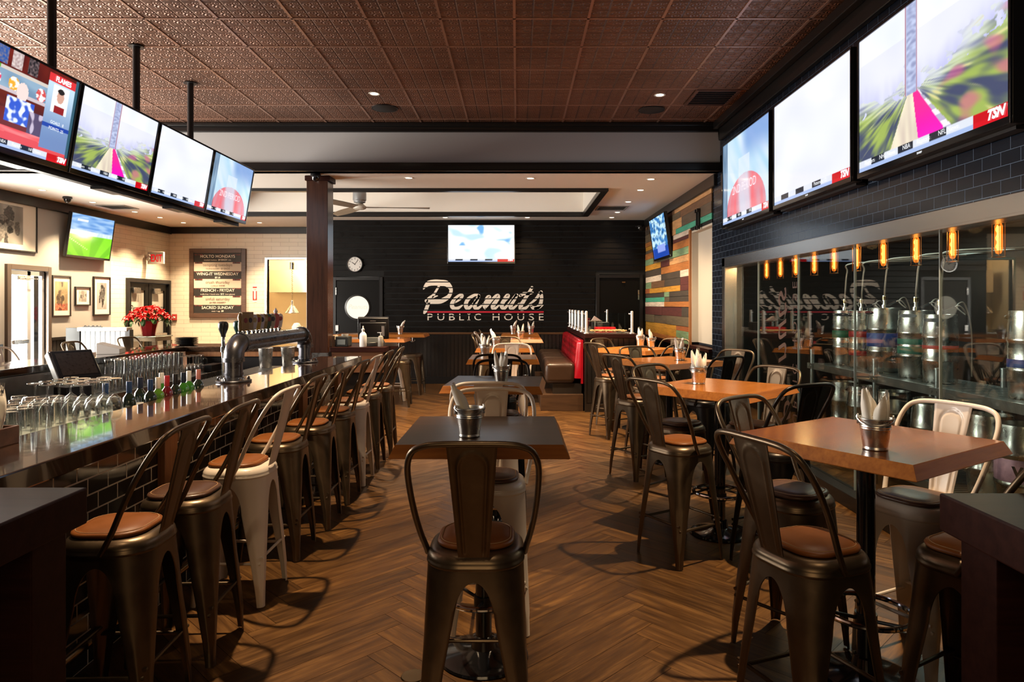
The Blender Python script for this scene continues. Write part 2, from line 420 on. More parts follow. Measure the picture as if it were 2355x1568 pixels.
struct(box('trim_5', BLACKT, XL+.05, -4.2, YC-.05, YC, 3.26, ZL, smooth=False, bevel=.008))
struct(box('trim_6', BLACKT, XR-.05, XR, YBH+.12, YB, 3.25, ZL, smooth=False, bevel=.008))
struct(MB().box(XR-.05, XR, -1, YBH-.09, 3.80, ZT-.007).box(XR-.12, XR-.05, -1, YBH-.09, 3.95, ZT-.007).build('trim_7', BLACKT, smooth=False, bevel=.01))

# ------------------------------------------------------------------ back wall: black boards with grooves, beadboard, doors
GZ, GP, GG = 2.1174, .1166, .021            # one groove height, pitch, groove width
def boards():
    mb = MB(); mb.box(-4.2, XR, YB, YB+.12, 0, ZL, 1)
    z = GZ-9*GP
    while z < ZL:
        a, b = max(z+GG/2, 1.075), min(z+GP-GG/2, ZL-.001)
        if b-a > .01:
            spans = [(-4.2, XR)]
            if b < 2.29: spans = [(-2.78, 1.62)] if a < 2.0 or True else spans
            if a < 2.29 < b: spans = [(-2.78, 1.62)]
            for x0, x1 in spans: mb.box(x0, x1, YB-.018, YB, a, b, 0)
        z += GP
    o = mb.build('wall_back', [M_SHIP, M_GROOVE], smooth=False, bevel=.002, bseg=1); struct(o)
boards()
def bead(name, x0, x1, y, z0, z1, face=-1, step=.082, axis='x', mat=None):
    """vertical beadboard panelling with rounded beads"""
    mb = MB(); n = max(1, int(round((x1-x0)/step))); s = (x1-x0)/n
    for i in range(n):
        a, b = x0+i*s+.004, x0+(i+1)*s-.012
        if axis == 'x':
            mb.box(a, b, min(y, y+face*.014), max(y, y+face*.014), z0, z1); mb.cyl((b+.006, y+face*.004, z0), (b+.006, y+face*.004, z1), .0075, n=10)
        else:
            mb.box(min(y, y+face*.014), max(y, y+face*.014), a, b, z0, z1); mb.cyl((y+face*.004, b+.006, z0), (y+face*.004, b+.006, z1), .0075, n=10)
    return mb
M_BEAD = pm('black_beadboard', (.016, .014, .013), .16, spec=.9)
m = bead('', -2.78, 1.62, YB, .14, 1.03); struct(m.build('wainscot_back', M_BEAD, angle=40)); bpy.data.objects['wainscot_back'].name = 'trim_8'
struct(box('trim_9', woodm('cap_wood', (.07, .03, .012), (.13, .06, .025), .3), -2.78, 1.62, YB-.05, YB, 1.03, 1.07, smooth=False, bevel=.006))
struct(MB().box(-2.78, 1.62, YB-.03, YB, 0, .13).box(-2.78, 1.62, YB-.022, YB, .13, .145).build('baseboard_back', BLACKT, smooth=False, bevel=.004))

# painted sign
UN = 14.23/1570/7.597                      # lettering unit
def sx(x): return (960+x/7.597-1190)*14.23/1570
def sz(y): return 1.65-(630+y/7.597-700)*14.23/1570
def stroke(mb, pts, ws):
    P = crom([(x, y, 0) for x, y in pts], 5); n = len(P); k = len(pts)
    W = []
    for i in range(n):
        t = i/(n-1)*(k-1); a = min(int(t), k-2); W.append(ws[a]+(ws[a+1]-ws[a])*(t-a))
    lv = []
    for i in range(n):
        d = (P[min(i+1, n-1)]-P[max(i-1, 0)]).normalized(); nn = Vector((-d.y, d.x, 0))
        lv += [P[i]+nn*W[i]/2, P[i]-nn*W[i]/2]
    mb.add(lv, [(2*i, 2*i+2, 2*i+3, 2*i+1) for i in range(n-1)])
    for c, w in ((P[0], W[0]), (P[-1], W[-1])):
        mb.add([c+Vector((w/2*math.cos(2*PI*j/14), w/2*math.sin(2*PI*j/14), 0)) for j in range(14)], [tuple(range(14))])
def script_word():
    """the script word of the pub sign in drawing units, y down"""
    mb = MB(); P = lambda pts: mb.add([(x, y, 0) for x, y in pts], [tuple(range(len(pts)))])
    stroke(mb, [(105, 268), (140, 215), (200, 165), (300, 150), (400, 155), (500, 165), (560, 215), (588, 270), (580, 335), (545, 395), (480, 440), (400, 475), (300, 482), (200, 482), (160, 468)], [12, 55, 95, 105, 108, 105, 85, 62, 58, 70, 82, 84, 80, 78, 62])
    P([(360, 205), (398, 212), (330, 330), (285, 405), (230, 440), (160, 440), (165, 425), (200, 395), (262, 355), (290, 322)])
    P([(262, 385), (355, 372), (362, 386), (285, 422), (250, 420)])
    P([(165, 500), (228, 500), (190, 615), (165, 668), (128, 700), (104, 692), (106, 650), (128, 600)])
    stroke(mb, [(655, 500), (720, 460), (772, 410), (782, 375), (745, 368), (690, 400), (640, 450), (608, 510), (610, 570), (650, 600), (720, 590), (800, 535)], [26, 34, 46, 56, 46, 44, 54, 68, 76, 60, 52, 14])
    stroke(mb, [(1075, 372), (1010, 366), (940, 400), (880, 450), (848, 520), (860, 585), (905, 590), (960, 540), (1040, 450), (1085, 385)], [44, 46, 58, 66, 70, 72, 58, 40, 34, 30])
    stroke(mb, [(1075, 390), (1035, 460), (1005, 530), (1010, 585), (1055, 598), (1100, 570), (1160, 510)], [50, 72, 72, 72, 50, 40, 14])
    stroke(mb, [(1180, 440), (1225, 395), (1262, 395), (1245, 435), (1195, 500), (1170, 560), (1182, 610)], [14, 40, 52, 64, 70, 62, 20])
    stroke(mb, [(1190, 600), (1240, 530), (1310, 440), (1370, 385), (1410, 375), (1410, 420), (1365, 490), (1320, 555), (1320, 598), (1365, 596), (1460, 515)], [14, 40, 44, 52, 56, 62, 70, 72, 60, 46, 14])
    stroke(mb, [(1505, 415), (1560, 370), (1590, 375), (1565, 420), (1510, 470), (1478, 530), (1480, 580), (1520, 595), (1570, 550), (1640, 460), (1720, 365)], [14, 44, 54, 60, 70, 72, 70, 56, 42, 36, 44])
    stroke(mb, [(1735, 365), (1705, 420), (1660, 490), (1628, 550), (1630, 595), (1680, 592), (1780, 505)], [54, 66, 72, 74, 60, 48, 14])
    stroke(mb, [(2000, 235), (1960, 310), (1900, 400), (1850, 480), (1808, 550), (1808, 605), (1860, 606), (1910, 580), (1965, 530)], [50, 58, 60, 66, 74, 76, 60, 44, 14])
    stroke(mb, [(1795, 378), (1860, 345), (1930, 345), (2010, 325)], [46, 60, 58, 40])
    stroke(mb, [(1945, 530), (2020, 480), (2090, 410), (2140, 335), (2160, 318)], [18, 40, 48, 52, 60])
    stroke(mb, [(2155, 330), (2168, 390), (2165, 455), (2145, 530), (2090, 590), (2020, 590), (1990, 555)], [56, 58, 60, 64, 70, 64, 40])
    stroke(mb, [(2060, 600), (2130, 585), (2200, 540)], [50, 44, 14])
    return mb
def sliced(mb, zs):
    """cuts a flat lettering mesh (x, z plane) into the board strips"""
    out = MB()
    me = mb.data('tmp', [], smooth=False)
    for a, b in zs:
        bm = bmesh.new(); bm.from_mesh(me)
        for co, no in (((0, 0, a), (0, 0, -1)), ((0, 0, b), (0, 0, 1))):
            g = bm.verts[:]+bm.edges[:]+bm.faces[:]
            bmesh.ops.bisect_plane(bm, geom=g, dist=1e-5, plane_co=co, plane_no=no, clear_outer=True)
        bm.verts.index_update()
        if bm.faces: out.add([v.co.copy() for v in bm.verts], [tuple(v.index for v in f.verts) for f in bm.faces])
        bm.free()
    return out
zs = [(GZ+k*GP+GG/2, GZ+(k+1)*GP-GG/2) for k in range(-9, 2)]
yS = YB-.0195
WHITEPAINT = pm('sign_white', (.78, .72, .64), .6); REDPAINT = pm('sign_red', (.55, .012, .035), .5)
sw = script_word(); w1 = MB().add([(sx(x), yS-.0004*0, sz(y)) for x, y, _ in sw.v], sw.f)
sign = thing('painted_sign', 'large white script pub name painted on the black end wall above a red line', 'sign', (0, YB-.02, 0))
def local(mb, o): mb.v = [(x-o[0], y-o[1], z-o[2]) for x, y, z in mb.v]; return mb
def cut_word(name, mb, mat): return local(sliced(mb, zs), sign.location).build(name, mat, sign, smooth=False)
cut_word('script_lettering', w1, WHITEPAINT)
SERIF = ([(sx(x), yS, sz(y)) for x, y in ((875, 692), (925, 692), (925, 703), (875, 703), (875, 797), (925, 797), (925, 808), (875, 808))], [(0, 1, 2, 3), (4, 5, 6, 7)])
for ch, x0, wd in (('P', 178, 92), ('U', 352, 118), ('B', 555, 100), ('L', 732, 82), ('I', 892, 18), ('C', 995, 115), ('H', 1315, 118), ('O', 1515, 150), ('U', 1748, 115), ('S', 1945, 92), ('E', 2122, 82)):
    ph = MB(); me = textmesh(ch, 1.0, 0, 'LEFT'); xs = [v.co.x for v in me.vertices]; ys = [v.co.y for v in me.vertices]
    kx, ky = wd/(max(xs)-min(xs)), 116/(max(ys)-min(ys))
    ph.add([(sx(x0+(v.co.x-min(xs))*kx), yS, sz(808-(v.co.y-min(ys))*ky)) for v in me.vertices], [tuple(p.vertices) for p in me.polygons])
    if ch == 'I': ph.add(*SERIF)
    cut_word('letter', ph, WHITEPAINT)
cut_word('underline', MB().add([(sx(165), yS-.001, sz(676)), (sx(2205), yS-.001, sz(676)), (sx(2205), yS-.001, sz(650)), (sx(185), yS-.001, sz(650))], [(0, 1, 2, 3)]), REDPAINT)

DOORBLK = pm('door_black', (.006, .0055, .005), .35, spec=.15)
# doors of the back wall
def frame(mb, x0, x1, y0, y1, z0, z1, w):
    mb.box(x0-w, x0, y0, y1, z0, z1+w).box(x1, x1+w, y0, y1, z0, z1+w).box(x0, x1, y0, y1, z1, z1+w); return mb
d3 = thing('door_3', 'x', 'door', (-3.32, YB, 0))
for kk in ('label', 'category'): del d3[kk]
struct(d3)
frame(MB(), -.45, .45, -.05, .0, 0, 2.15, .07).build('door_frame', BLACKT, d3, bevel=.005)
box('door_leaf', DOORBLK, -.448, .448, -.035, .0, .01, 2.14, d3, bevel=.003)
LIT = emit('lit_window', (1.0, .88, .68), 1.0)
MB().lathe([(0, 0), (.235, 0), (.24, .004), (.27, .006), (.27, .014), (.24, .018), (.235, .012)], 40, M=Matrix.Translation((.0, -.036, 1.59)) @ Matrix.Rotation(R(90), 4, 'X')).build('porthole_rim', BLACKT, d3)
MB().lathe([(0, 0), (.237, 0)], 40, M=Matrix.Translation((0, -.048, 1.59)) @ Matrix.Rotation(R(90), 4, 'X')).build('porthole_glass', LIT, d3)
lettering('script_lettering', [('Peanuts', 0, -.03, .13, .35)], emit('faded_script', (.95, .74, .58), .9), d3, plane_M((0, -.0495, 1.59), (1, 0, 0), (0, 0, 1)))
box('notice', WHITE, .29, .40, -.039, -.035, 1.20, 1.36, d3)
MB().box(-.46, -.40, -.052, -.05, .3, .42).box(-.46, -.40, -.052, -.05, 1.1, 1.22).box(-.46, -.44, -.056, -.05, 1.85, 2.0).build('hinge', STEEL, d3)
box('door_handle', STEEL, .36, .40, -.06, -.036, 1.0, 1.12, d3, bevel=.004)
d4 = bpy.data.objects.new('door_4', None); C.objects.link(d4); d4.location = (2.12, YB, 0); struct(d4)
frame(MB(), -.42, .42, -.05, .0, 0, 2.2, .07).build('door_frame', BLACKT, d4, bevel=.005)
box('door_leaf', DOORBLK, -.418, .418, -.03, .0, .01, 2.19, d4, bevel=.003)
MB().box(.385, .41, -.055, -.03, 1.75, 1.95).box(.385, .41, -.055, -.03, .95, 1.15).build('hinge', STEEL, d4)
MB().box(.05, .12, -.052, -.03, 2.10, 2.125).build('door_closer', BRASS, d4)
box('door_handle', STEEL, -.40, -.36, -.07, -.03, .95, 1.1, d4, bevel=.004)

# ------------------------------------------------------------------ left wall
lw = MB(); x0, x1 = XL-.12, XL
def wseg(mb, ya, yb, za, zb, mi): mb.box(x0, x1, ya, yb, za, zb, mi)
wseg(lw, 9.9, 10.62, 0, ZL, 0); wseg(lw, 10.62, 11.46, 2.2, ZL, 0); wseg(lw, 11.46, 13.30, 0, ZL, 0)
wseg(lw, 13.30, 13.86, 0, ZL, 1); wseg(lw, 13.86, 15.46, 2.12, ZL, 1); wseg(lw, 15.46, YC, 0, ZL, 1)
wseg(lw, -1, 3.4, 0, ZT, 0); wseg(lw, 3.4, 9.3, 0, .9, 0); wseg(lw, 3.4, 9.3, 2.95, ZT, 0); wseg(lw, 9.3, 9.9, 0, ZT, 0)
struct(lw.build('wall_left', [M_GREY, M_CREAMTY], smooth=False))
struct(bead('', 11.62, 13.28, XL, .12, 1.04, 1, .09, 'y').build('trim_10', M_BEAD, angle=40))
struct(box('trim_11', BLACKT, XL, XL+.04, 11.56, 13.30, 1.04, 1.09, smooth=False, bevel=.004))
struct(bead('', 9.9, 10.5, XL, .12, 1.04, 1, .09, 'y').build('trim_12', M_BEAD, angle=40))
d1 = bpy.data.objects.new('door_1', None); C.objects.link(d1); d1.location = (XL, 11.04, 0); struct(d1)
DFR = pm('door_frame_brown', (.09, .065, .05), .4)
fr = MB().box(-.12, .05, -.50, -.42, 0, 2.28).box(-.12, .05, .42, .50, 0, 2.28).box(-.12, .05, -.42, .42, 2.2, 2.28)
fr.build('door_frame', DFR, d1, bevel=.005)
ALU = pm('door_aluminium', (.60, .60, .60), .35, .4)
MB().box(-.07, -.02, -.42, -.36, .02, 2.19).box(-.07, -.02, .36, .42, .02, 2.19).box(-.07, -.02, .02, .10, .02, 2.19).box(-.07, -.02, -.36, .36, .02, .22).box(-.07, -.02, -.36, .36, 2.12, 2.19).build('stile', ALU, d1, bevel=.003)
MB().box(-.05, -.042, -.36, .02, .22, 2.12).box(-.05, -.042, .10, .36, .22, 2.12).build('pane', PANE_DOOR, d1, smooth=False)
MB().box(-.02, .03, -.34, .0, 1.02, 1.09).build('push_bar', STEEL, d1, bevel=.01)
MB().box(-.02, .05, -.28, .0, 2.04, 2.11).box(.05, .065, -.25, .3, 2.06, 2.075).build('door_closer', STEEL, d1, bevel=.006)
d2 = bpy.data.objects.new('door_2', None); C.objects.link(d2); d2.location = (XL, 14.66, 0); struct(d2)
MB().box(-.12, .05, -.86, -.79, 0, 2.19).box(-.12, .05, .79, .86, 0, 2.19).box(-.12, .05, -.79, .79, 2.11, 2.19).build('door_frame', BLACKT, d2, bevel=.005)
for a, b in ((-.785, -.01), (.01, .785)):
    lf = MB().box(-.06, .0, a, a+.13, .02, 2.1).box(-.06, .0, b-.13, b, .02, 2.1).box(-.06, .0, a+.13, b-.13, .02, .45).box(-.06, .0, a+.13, b-.13, 1.95, 2.1).build('door_leaf', DOORBLK, d2, bevel=.003)
    MB().box(-.035, -.028, a+.13, b-.13, .45, 1.95).build('pane', pm('frosted_pane', (.42, .40, .35), .3, spec=.6), lf, smooth=False)
    lettering('script_lettering', [('Peanuts', 0, 0, .17, .3)], PLASTIC, lf, plane_M((-.026, (a+b)/2, 1.52), (0, 1, 0), (0, 0, 1)))
    MB().box(.0, .05, a+.10, b-.10, .95, 1.02).build('push_bar', STEEL, lf, bevel=.008)
    MB().box(.0, .05, a+.14, a+.40, 1.88, 2.0).build('door_closer', STEEL, lf, bevel=.006)
struct(box('wall_exterior_backdrop', emit('bright_daylight', (1, .98, .95), 2.6), -9.4, -9.35, 9.6, 13.2, -.2, 3.2))

# ------------------------------------------------------------------ tiled wall at the kitchen, pass window
PX0, PX1, PZ0, PZ1 = -5.70, -4.42, 1.02, 2.67
cw = MB().box(XL, PX0, YC, YC+.12, 0, ZL).box(PX1, -4.2, YC, YC+.12, 0, ZL).box(PX0, PX1, YC, YC+.12, 0, PZ0).box(PX0, PX1, YC, YC+.12, PZ1, ZL)
struct(cw.build('wall_kitchen_side', M_CREAMT, smooth=False))
struct(box('wall_return', M_SHIP, -4.2, -4.08, YB+.12, YC+.12, 0, ZL, smooth=False))
w1 = bpy.data.objects.new('window_1', None); C.objects.link(w1); w1.location = ((PX0+PX1)/2, YC, PZ0); struct(w1)
hw, hh = (PX1-PX0)/2, PZ1-PZ0
MB().box(-hw-.05, -hw, -.03, .13, -.05, hh+.05).box(hw, hw+.05, -.03, .13, -.05, hh+.05).box(-hw, hw, -.03, .13, hh, hh+.05).box(-hw, hw, -.12, .2, -.05, 0).build('window_frame', FSTEEL, w1, bevel=.004)
struct(MB().box(-6.6, -3.4, 17.4, 17.5, 0, 3).box(-6.6, -6.5, YC+.12, 17.4, 0, 3).box(-3.5, -3.4, YC+.12, 17.4, 0, 3).build('wall_kitchen', M_KITCH, smooth=False))
struct(box('ceiling_kitchen', M_CEIL, -6.6, -3.4, YC+.12, 17.5, 3.0, 3.05, smooth=False))

# ------------------------------------------------------------------ right wall: reclaimed planks, painted niche, black tile, keg-room opening
PLANK_COL = {'o': (.38, .14, .035), 'y': (.50, .24, .03), 't': (.06, .33, .22), 'g': (.17, .27, .15), 'm': (.09, .022, .02), 'd': (.055, .042, .032), 'w': (.62, .52, .42), 'b': (.15, .075, .035), 'k': (.12, .09, .055), 'r': (.30, .09, .03), 'l': (.52, .28, .12), 'n': (.10, .07, .045)}
def plank_mat(key, c):
    m, nt, b = newmat('plank_'+key); v = coords(nt, 'Object', (20, 3, 30)); n = noise(nt, v, 1., 6, .65)
    v2 = coords(nt, 'Object', (60, 5, 160)); n2 = noise(nt, v2, 1., 3, .6)
    f = mathn(nt, 'ADD', mathn(nt, 'MULTIPLY', n, .6), mathn(nt, 'MULTIPLY', n2, .4))
    L(nt, ramp(nt, f, [(.3, tuple(x*.45 for x in c)), (.5, c), (.72, tuple(min(1, x*1.35) for x in c))]), b.inputs['Base Color'])
    b.inputs['Roughness'].default_value = .6; L(nt, bump(nt, f, .25, .004), b.inputs['Normal']); return m
PK = list(PLANK_COL); PM = [plank_mat(k, PLANK_COL[k]) for k in PK]
def planks():
    mb = MB(); YN0, YN1 = 9.43, 10.56
    mb.box(XR, XR+.12, YN1, YB, 0, ZL, len(PK)); mb.box(XR, XR+.12, YN0-.05, YN1, 2.78, ZL, len(PK))
    # rows from the bottom up: (height, [(far-end y, colour) ...]) running from the end wall (y 14.2) towards the tile
    rows = [(.10, [(11.4, 'o'), (10.56, 'g')]), (.15, [(11.5, 'y'), (10.56, 'g')]), (.10, [(11.5, 'y'), (10.56, 'r')]), (.19, [(13.3, 'k'), (12.2, 'n'), (10.56, 'k')]), (.20, [(12.6, 'm'), (11.1, 'm'), (10.56, 'd')]),
            (.11, [(12.4, 'w'), (10.56, 'o')]), (.11, [(12.4, 't'), (12.0, 'k'), (10.56, 'd')]), (.11, [(12.4, 'd'), (12.0, 'g'), (10.56, 'd')]), (.12, [(13.8, 'r'), (11.2, 'y'), (10.56, 'm')]), (.16, [(13.6, 'g'), (12.4, 'b'), (11.2, 'd'), (10.56, 'm')]),
            (.14, [(12.7, 'w'), (11.2, 'd'), (10.56, 'w')]), (.16, [(12.7, 'd'), (10.56, 'o')]), (.14, [(12.7, 'y'), (12.0, 'm'), (10.56, 'l')]), (.15, [(13.4, 'g'), (12.0, 'k'), (10.56, 'g')]), (.15, [(13.4, 'o'), (11.7, 'm'), (10.56, 'o')]),
            (.08, [(13.2, 'k'), (11.7, 'd'), (10.56, 'm')]), (.10, [(13.4, 'y'), (11.7, 'b'), (10.56, 'w')]), (.11, [(12.4, 'o'), (11.5, 'l'), (10.3, 't'), (9.9, 't'), (9.40, 't')]), (.20, [(12.8, 'k'), (11.1, 'l'), (9.40, 'n')]), (.14, [(12.1, 'd'), (11.2, 'k'), (9.40, 'b')]), (.08, [(11.6, 'b'), (9.40, 'l')])]
    tot = sum(r[0] for r in rows); z = 1.02; sc = (3.25-1.02)/tot
    for h, segs in rows:
        h *= sc; y = YB
        for ye, c in segs:
            lo = ye
            if z < 2.76 and lo < 10.58: lo = 10.58
            if y-lo > .02:
                d = random.choice((.018, .022, .026)); mb.box(XR-d, XR, lo+.002, y-.002, z+.0015, z+h-.0015, PK.index(c))
            y = ye
        z += h
    struct(mb.build('wall_right_planks', PM+[M_GROOVE], smooth=False, bevel=.0015, bseg=1))
    nb = MB().box(XR+.10, XR+.16, YN0, YN1, 1.07, 2.78, 0).box(XR, XR+.16, YN1-.03, YN1, 1.07, 2.78, 0).box(XR, XR+.16, YN0, YN1, 2.75, 2.78, 0)
    nb.box(XR-.03, XR+.0, YN1-.02, YN1+.05, 1.03, 2.80, 1).box(XR+.1, XR+.16, YN0, YN1, 0, 1.03, 2)
    struct(nb.build('wall_right_niche', [M_NICHE, ORANGEWOOD, M_SHIP], smooth=False))
    struct(bead('', 9.43, YB-.02, XR, .12, .98, -1, .085, 'y').build('trim_13', M_BEAD, angle=40))
    struct(box('trim_14', DARKWOOD, XR-.05, XR+.1, 9.43, YB-.02, .98, 1.03, smooth=False, bevel=.004))
    struct(box('baseboard_right', BLACKT, XR-.025, XR, 9.43, YB-.02, 0, .12, smooth=False))
planks()
KY0, KY1, KZ0, KZ1 = 1.7, 8.83, .115, 2.2
tw = MB().box(XR, XR+.13, KY1, 9.43, 0, 3.62).box(XR, XR+.13, -1, KY0, 0, ZT).box(XR, XR+.13, KY0, KY1, KZ1, ZT).box(XR, XR+.13, KY1, YBH, 3.4, ZT).box(XR, XR+.13, KY0, KY1, 0, .05)
struct(tw.build('wall_right', M_BLKTILE, smooth=False))
sf = MB().box(XR-.015, XR, KY0, KY1+.10, KZ1-.06, KZ1+.05).box(XR-.015, XR+.14, KY0, KY1, KZ1-.075, KZ1-.055)
sf.box(XR-.015, XR, KY1-.01, KY1+.10, .0, KZ1+.05).box(XR-.015, XR+.14, KY1-.03, KY1-.01, 0, KZ1-.06)
struct(sf.build('trim_15', FSTEEL, smooth=False, bevel=.003))
struct(MB().box(XR-.02, XR+.14, KY0, KY1-.03, 0, KZ0).build('trim_16', BLACKT, smooth=False, bevel=.006))
GX = XR+.10
w2 = bpy.data.objects.new('window_2', None); C.objects.link(w2); w2.location = (GX, 5.2, 0); struct(w2)
ys = [8.79, 7.90, 6.77, 5.64, 4.50, 3.38, 2.25, 1.7]
for i in range(len(ys)-1):
    box('pane', PANE, -.005, .005, ys[i+1]+.003-5.2, ys[i]-.003-5.2, KZ0, KZ1-.075, w2, smooth=False)
for y in ys[1:-1]:
    box('joint_strip', pm('joint_strip', (.30, .34, .33), .3), -.009, .009, y-.004-5.2, y+.004-5.2, KZ0, KZ1-.075, w2, smooth=False)
# etched lettering on the glass, reading upwards
et = pm('etched_lettering', (.085, .05, .042), .6)
lettering('glass_lettering', [('Peanuts', 0, 0, .46, .35)], et, w2, plane_M((-.0065, 7.10-5.2, 1.02), (0, 0, 1), (0, -1, 0)) @ Matrix.Translation((.05, -.18, 0)))
lettering('glass_small_lettering', [('P U B L I C   H O U S E', 0, 0, .16)], et, w2, plane_M((-.0065, 6.86-5.2, 1.05), (0, 0, 1), (0, -1, 0)) @ Matrix.Translation((.05, -.05, 0)))
M_KR = pm('kegroom_wall', (.006, .005, .0045), .5, var=.15, vs=3)
struct(MB().box(4.55, 4.65, KY0-.1, 9.4, 0, 2.5).box(XR+.13, 4.55, 9.3, 9.4, 0, 2.5).box(XR+.13, 4.55, KY0-.1, KY0, 0, 2.5).build('wall_kegroom', M_KR, smooth=False))
struct(box('ceiling_kegroom', M_KR, XR+.13, 4.65, KY0-.1, 9.4, 2.42, 2.5, smooth=False))
# ------------------------------------------------------------------ bar stools
def rsq_pt(a, r, d):
    """point of a rounded square's outline round its (+,+) corner, d = distance along it from the corner's middle"""
    h = PI*r/4; c = a-r
    if d > h: return (c-(d-h), a)
    if d < -h: return (a, c-(-d-h))
    t = PI/4+d/r if r > 1e-6 else PI/4
    return (c+r*math.cos(t), c+r*math.sin(t))
def rsq_loop(a, r, z, n=9, k=4):
    out = []
    for q in range(4):
        Lh = (a-r)+PI*r/4; ca, sa = math.cos(q*PI/2), math.sin(q*PI/2)
        ds = [-Lh]+[-PI*r/4+PI*r/2*i/(n-1) for i in range(n)]
        for d in ds:
            x, y = rsq_pt(a, r, d); out.append((x*ca-y*sa, x*sa+y*ca, z))
    return out
def rsq_stack(rows, cap=True):
    mb = MB(); n = len(rsq_loop(.1, .05, 0)); vs = []
    for a, r, z in rows: vs += rsq_loop(a, r, z)
    fs = [(i*n+j, i*n+(j+1) % n, (i+1)*n+(j+1) % n, (i+1)*n+j) for i in range(len(rows)-1) for j in range(n)]
    if cap: fs.append(tuple((len(rows)-1)*n+j for j in range(n)))
    return mb.add(vs, fs)
def leg_data(name, mat):
    ZT_, ZA, ZM = .700, .651, .50
    zs_ = [.700, .675, .658, .6515, .6505, .647, .640, .630, .615, .600, .58, .56, .54, .52, .50, .46, .42, .38, .34, .30, .26, .22, .17, .12, .09, .06, .03, .006]
    nu = 19
    def out(th):
        vs = []
        for z in zs_:
            t = (ZT_-z)/ZT_
            a = .180+.022*t-th; r = max(.128*(1-t)**.9, .024)-th*.5
            Lh = (a-r)+PI*r/4
            if z >= ZA: w = Lh
            elif z > ZM:
                gm = Lh-.086; q = (z-ZM)/(ZA-ZM); w = Lh-gm*math.sqrt(max(0, 1-q**2.2))
            else: w = .027+(.086-.027)*(z/ZM)**1.15
            for i in range(nu):
                s = -1+2*i/(nu-1); x, y = rsq_pt(a, r, s*w)
                if z < .40 and z > .09:      # pressed channel down the shin
                    e = math.exp(-((abs(s)-.42)/.16)**2)*.004*min(1, (.40-z)/.04, (z-.09)/.03)
                    x += e*.7; y += e*.7
                vs.append((x, y, z))
        return vs
    A, B = out(0), out(.0035); nv = len(zs_); o = len(A)
    fs = []
    for v in range(nv-1):
        for u in range(nu-1):
            q = (v*nu+u, v*nu+u+1, (v+1)*nu+u+1, (v+1)*nu+u); fs.append(q); fs.append(tuple(o+i for i in reversed(q)))
    for v in range(nv-1):
        for u in (0, nu-1): fs.append((v*nu+u, (v+1)*nu+u, o+(v+1)*nu+u, o+v*nu+u))
    for u in range(nu-1): fs.append(((nv-1)*nu+u, (nv-1)*nu+u+1, o+(nv-1)*nu+u+1, o+(nv-1)*nu+u))
    mb = MB().add(A+B, fs); return mb.data(name, mat, angle=50)
def stool_proto(label):
    t = thing('bar_stool', label, 'bar stool')
    rsq_stack([(.170, .120, .690), (.181, .128, .690), (.184, .130, .696), (.184, .130, .702), (.181, .128, .706), (.181, .128, .714), (.179, .127, .722), (.174, .123, .731), (.167, .118, .739), (.157, .111, .745), (.146, .10, .748), (.08, .05, .748), (.02, .012, .747)]).build('seat', BRONZE, t, angle=60)
    pd = rsq_stack([(.136, .090, .748), (.144, .097, .752), (.146, .098, .758), (.143, .096, .765), (.135, .091, .769), (.127, .086, .7685), (.120, .081, .773), (.09, .055, .778), (.04, .025, .780), (.01, .006, .780)]).build('seat_pad', LEATHER, t, angle=60)
    pd.location = (0, .012, 0)
    rsq = [(x, y, z) for x, y, z in rsq_loop(.131, .088, .7695)]
    sm = MB().tube(rsq, .0017, 5, True).build('stitching', STITCH, pd)
    W0, W1 = .056, .089
    def back(u, v, d=0):
        h = v; w = W0+(W1-W0)*h
        x = (-1+2*u)*w; z = .742+h*.424
        y = -.176-.105*h-.012*math.sin(h*PI)*.0
        y -= .010*(1-(2*u-1)**2)*.5
        # raised rib along an arch outline, flanged edges
        ax = abs(x); bw = .62*w; top = .80
        if h < top: dd = abs(ax-bw)
        else:
            rz = (h-top)*.424; dd = abs(math.hypot(ax, rz*1.0)-bw) if True else 0
        if h > .03: y -= .005*math.exp(-(dd/.0055)**2)
        y -= .004*math.exp(-((w-ax)/.006)**2)
        return (x, y-d, z)
    nu, nv = 37, 45
    A = [back(i/(nu-1), j/(nv-1)) for j in range(nv) for i in range(nu)]; B = [back(i/(nu-1), j/(nv-1), -.004) for j in range(nv) for i in range(nu)]
    o = len(A); fs = []
    for j in range(nv-1):
        for i in range(nu-1):
            q = (j*nu+i, j*nu+i+1, (j+1)*nu+i+1, (j+1)*nu+i); fs.append(q); fs.append(tuple(o+k for k in reversed(q)))
        for i in (0, nu-1): fs.append((j*nu+i, (j+1)*nu+i, o+(j+1)*nu+i, o+j*nu+i))
    MB().add(A+B, fs).build('backrest', BRONZE, t, angle=60)
    side = [(.184, -.020, .704), (.190, -.040, .735), (.206, -.078, .80), (.222, -.122, .89), (.232, -.178, 1.0), (.230, -.228, 1.085), (.208, -.262, 1.140), (.165, -.277, 1.162), (.11, -.283, 1.169), (.04, -.2865, 1.171)]
    path = side+[(-x, y, z) for x, y, z in reversed(side)]
    MB().tube(crom(path, 5), .0115, 10).build('back_frame', BRONZE, t, angle=60)
    ld = leg_data('leg', BRONZE)
    for q in range(4):
        l = bpy.data.objects.new('leg', ld); C.objects.link(l); l.parent = t; l.rotation_euler.z = q*PI/2
    cc = .182
    for q, z in ((0, .265), (1, .235), (2, .265), (3, .235)):
        m = MB().tube([(-cc, cc, z), (cc, cc, z)], .0085, 8).build('footrest', BRONZE, t); m.rotation_euler.z = q*PI/2
    return t
SWAP['white'] = {'bronze_metal': 'cream_paint', 'tan_leather': 'tan_leather'}
SWAP['white_dark'] = {'bronze_metal': 'cream_paint', 'tan_leather': 'dark_leather'}
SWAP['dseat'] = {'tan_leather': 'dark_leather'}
SWAP['dark'] = {'tan_leather': 'dark_leather', 'bronze_metal': 'blackened_metal'}
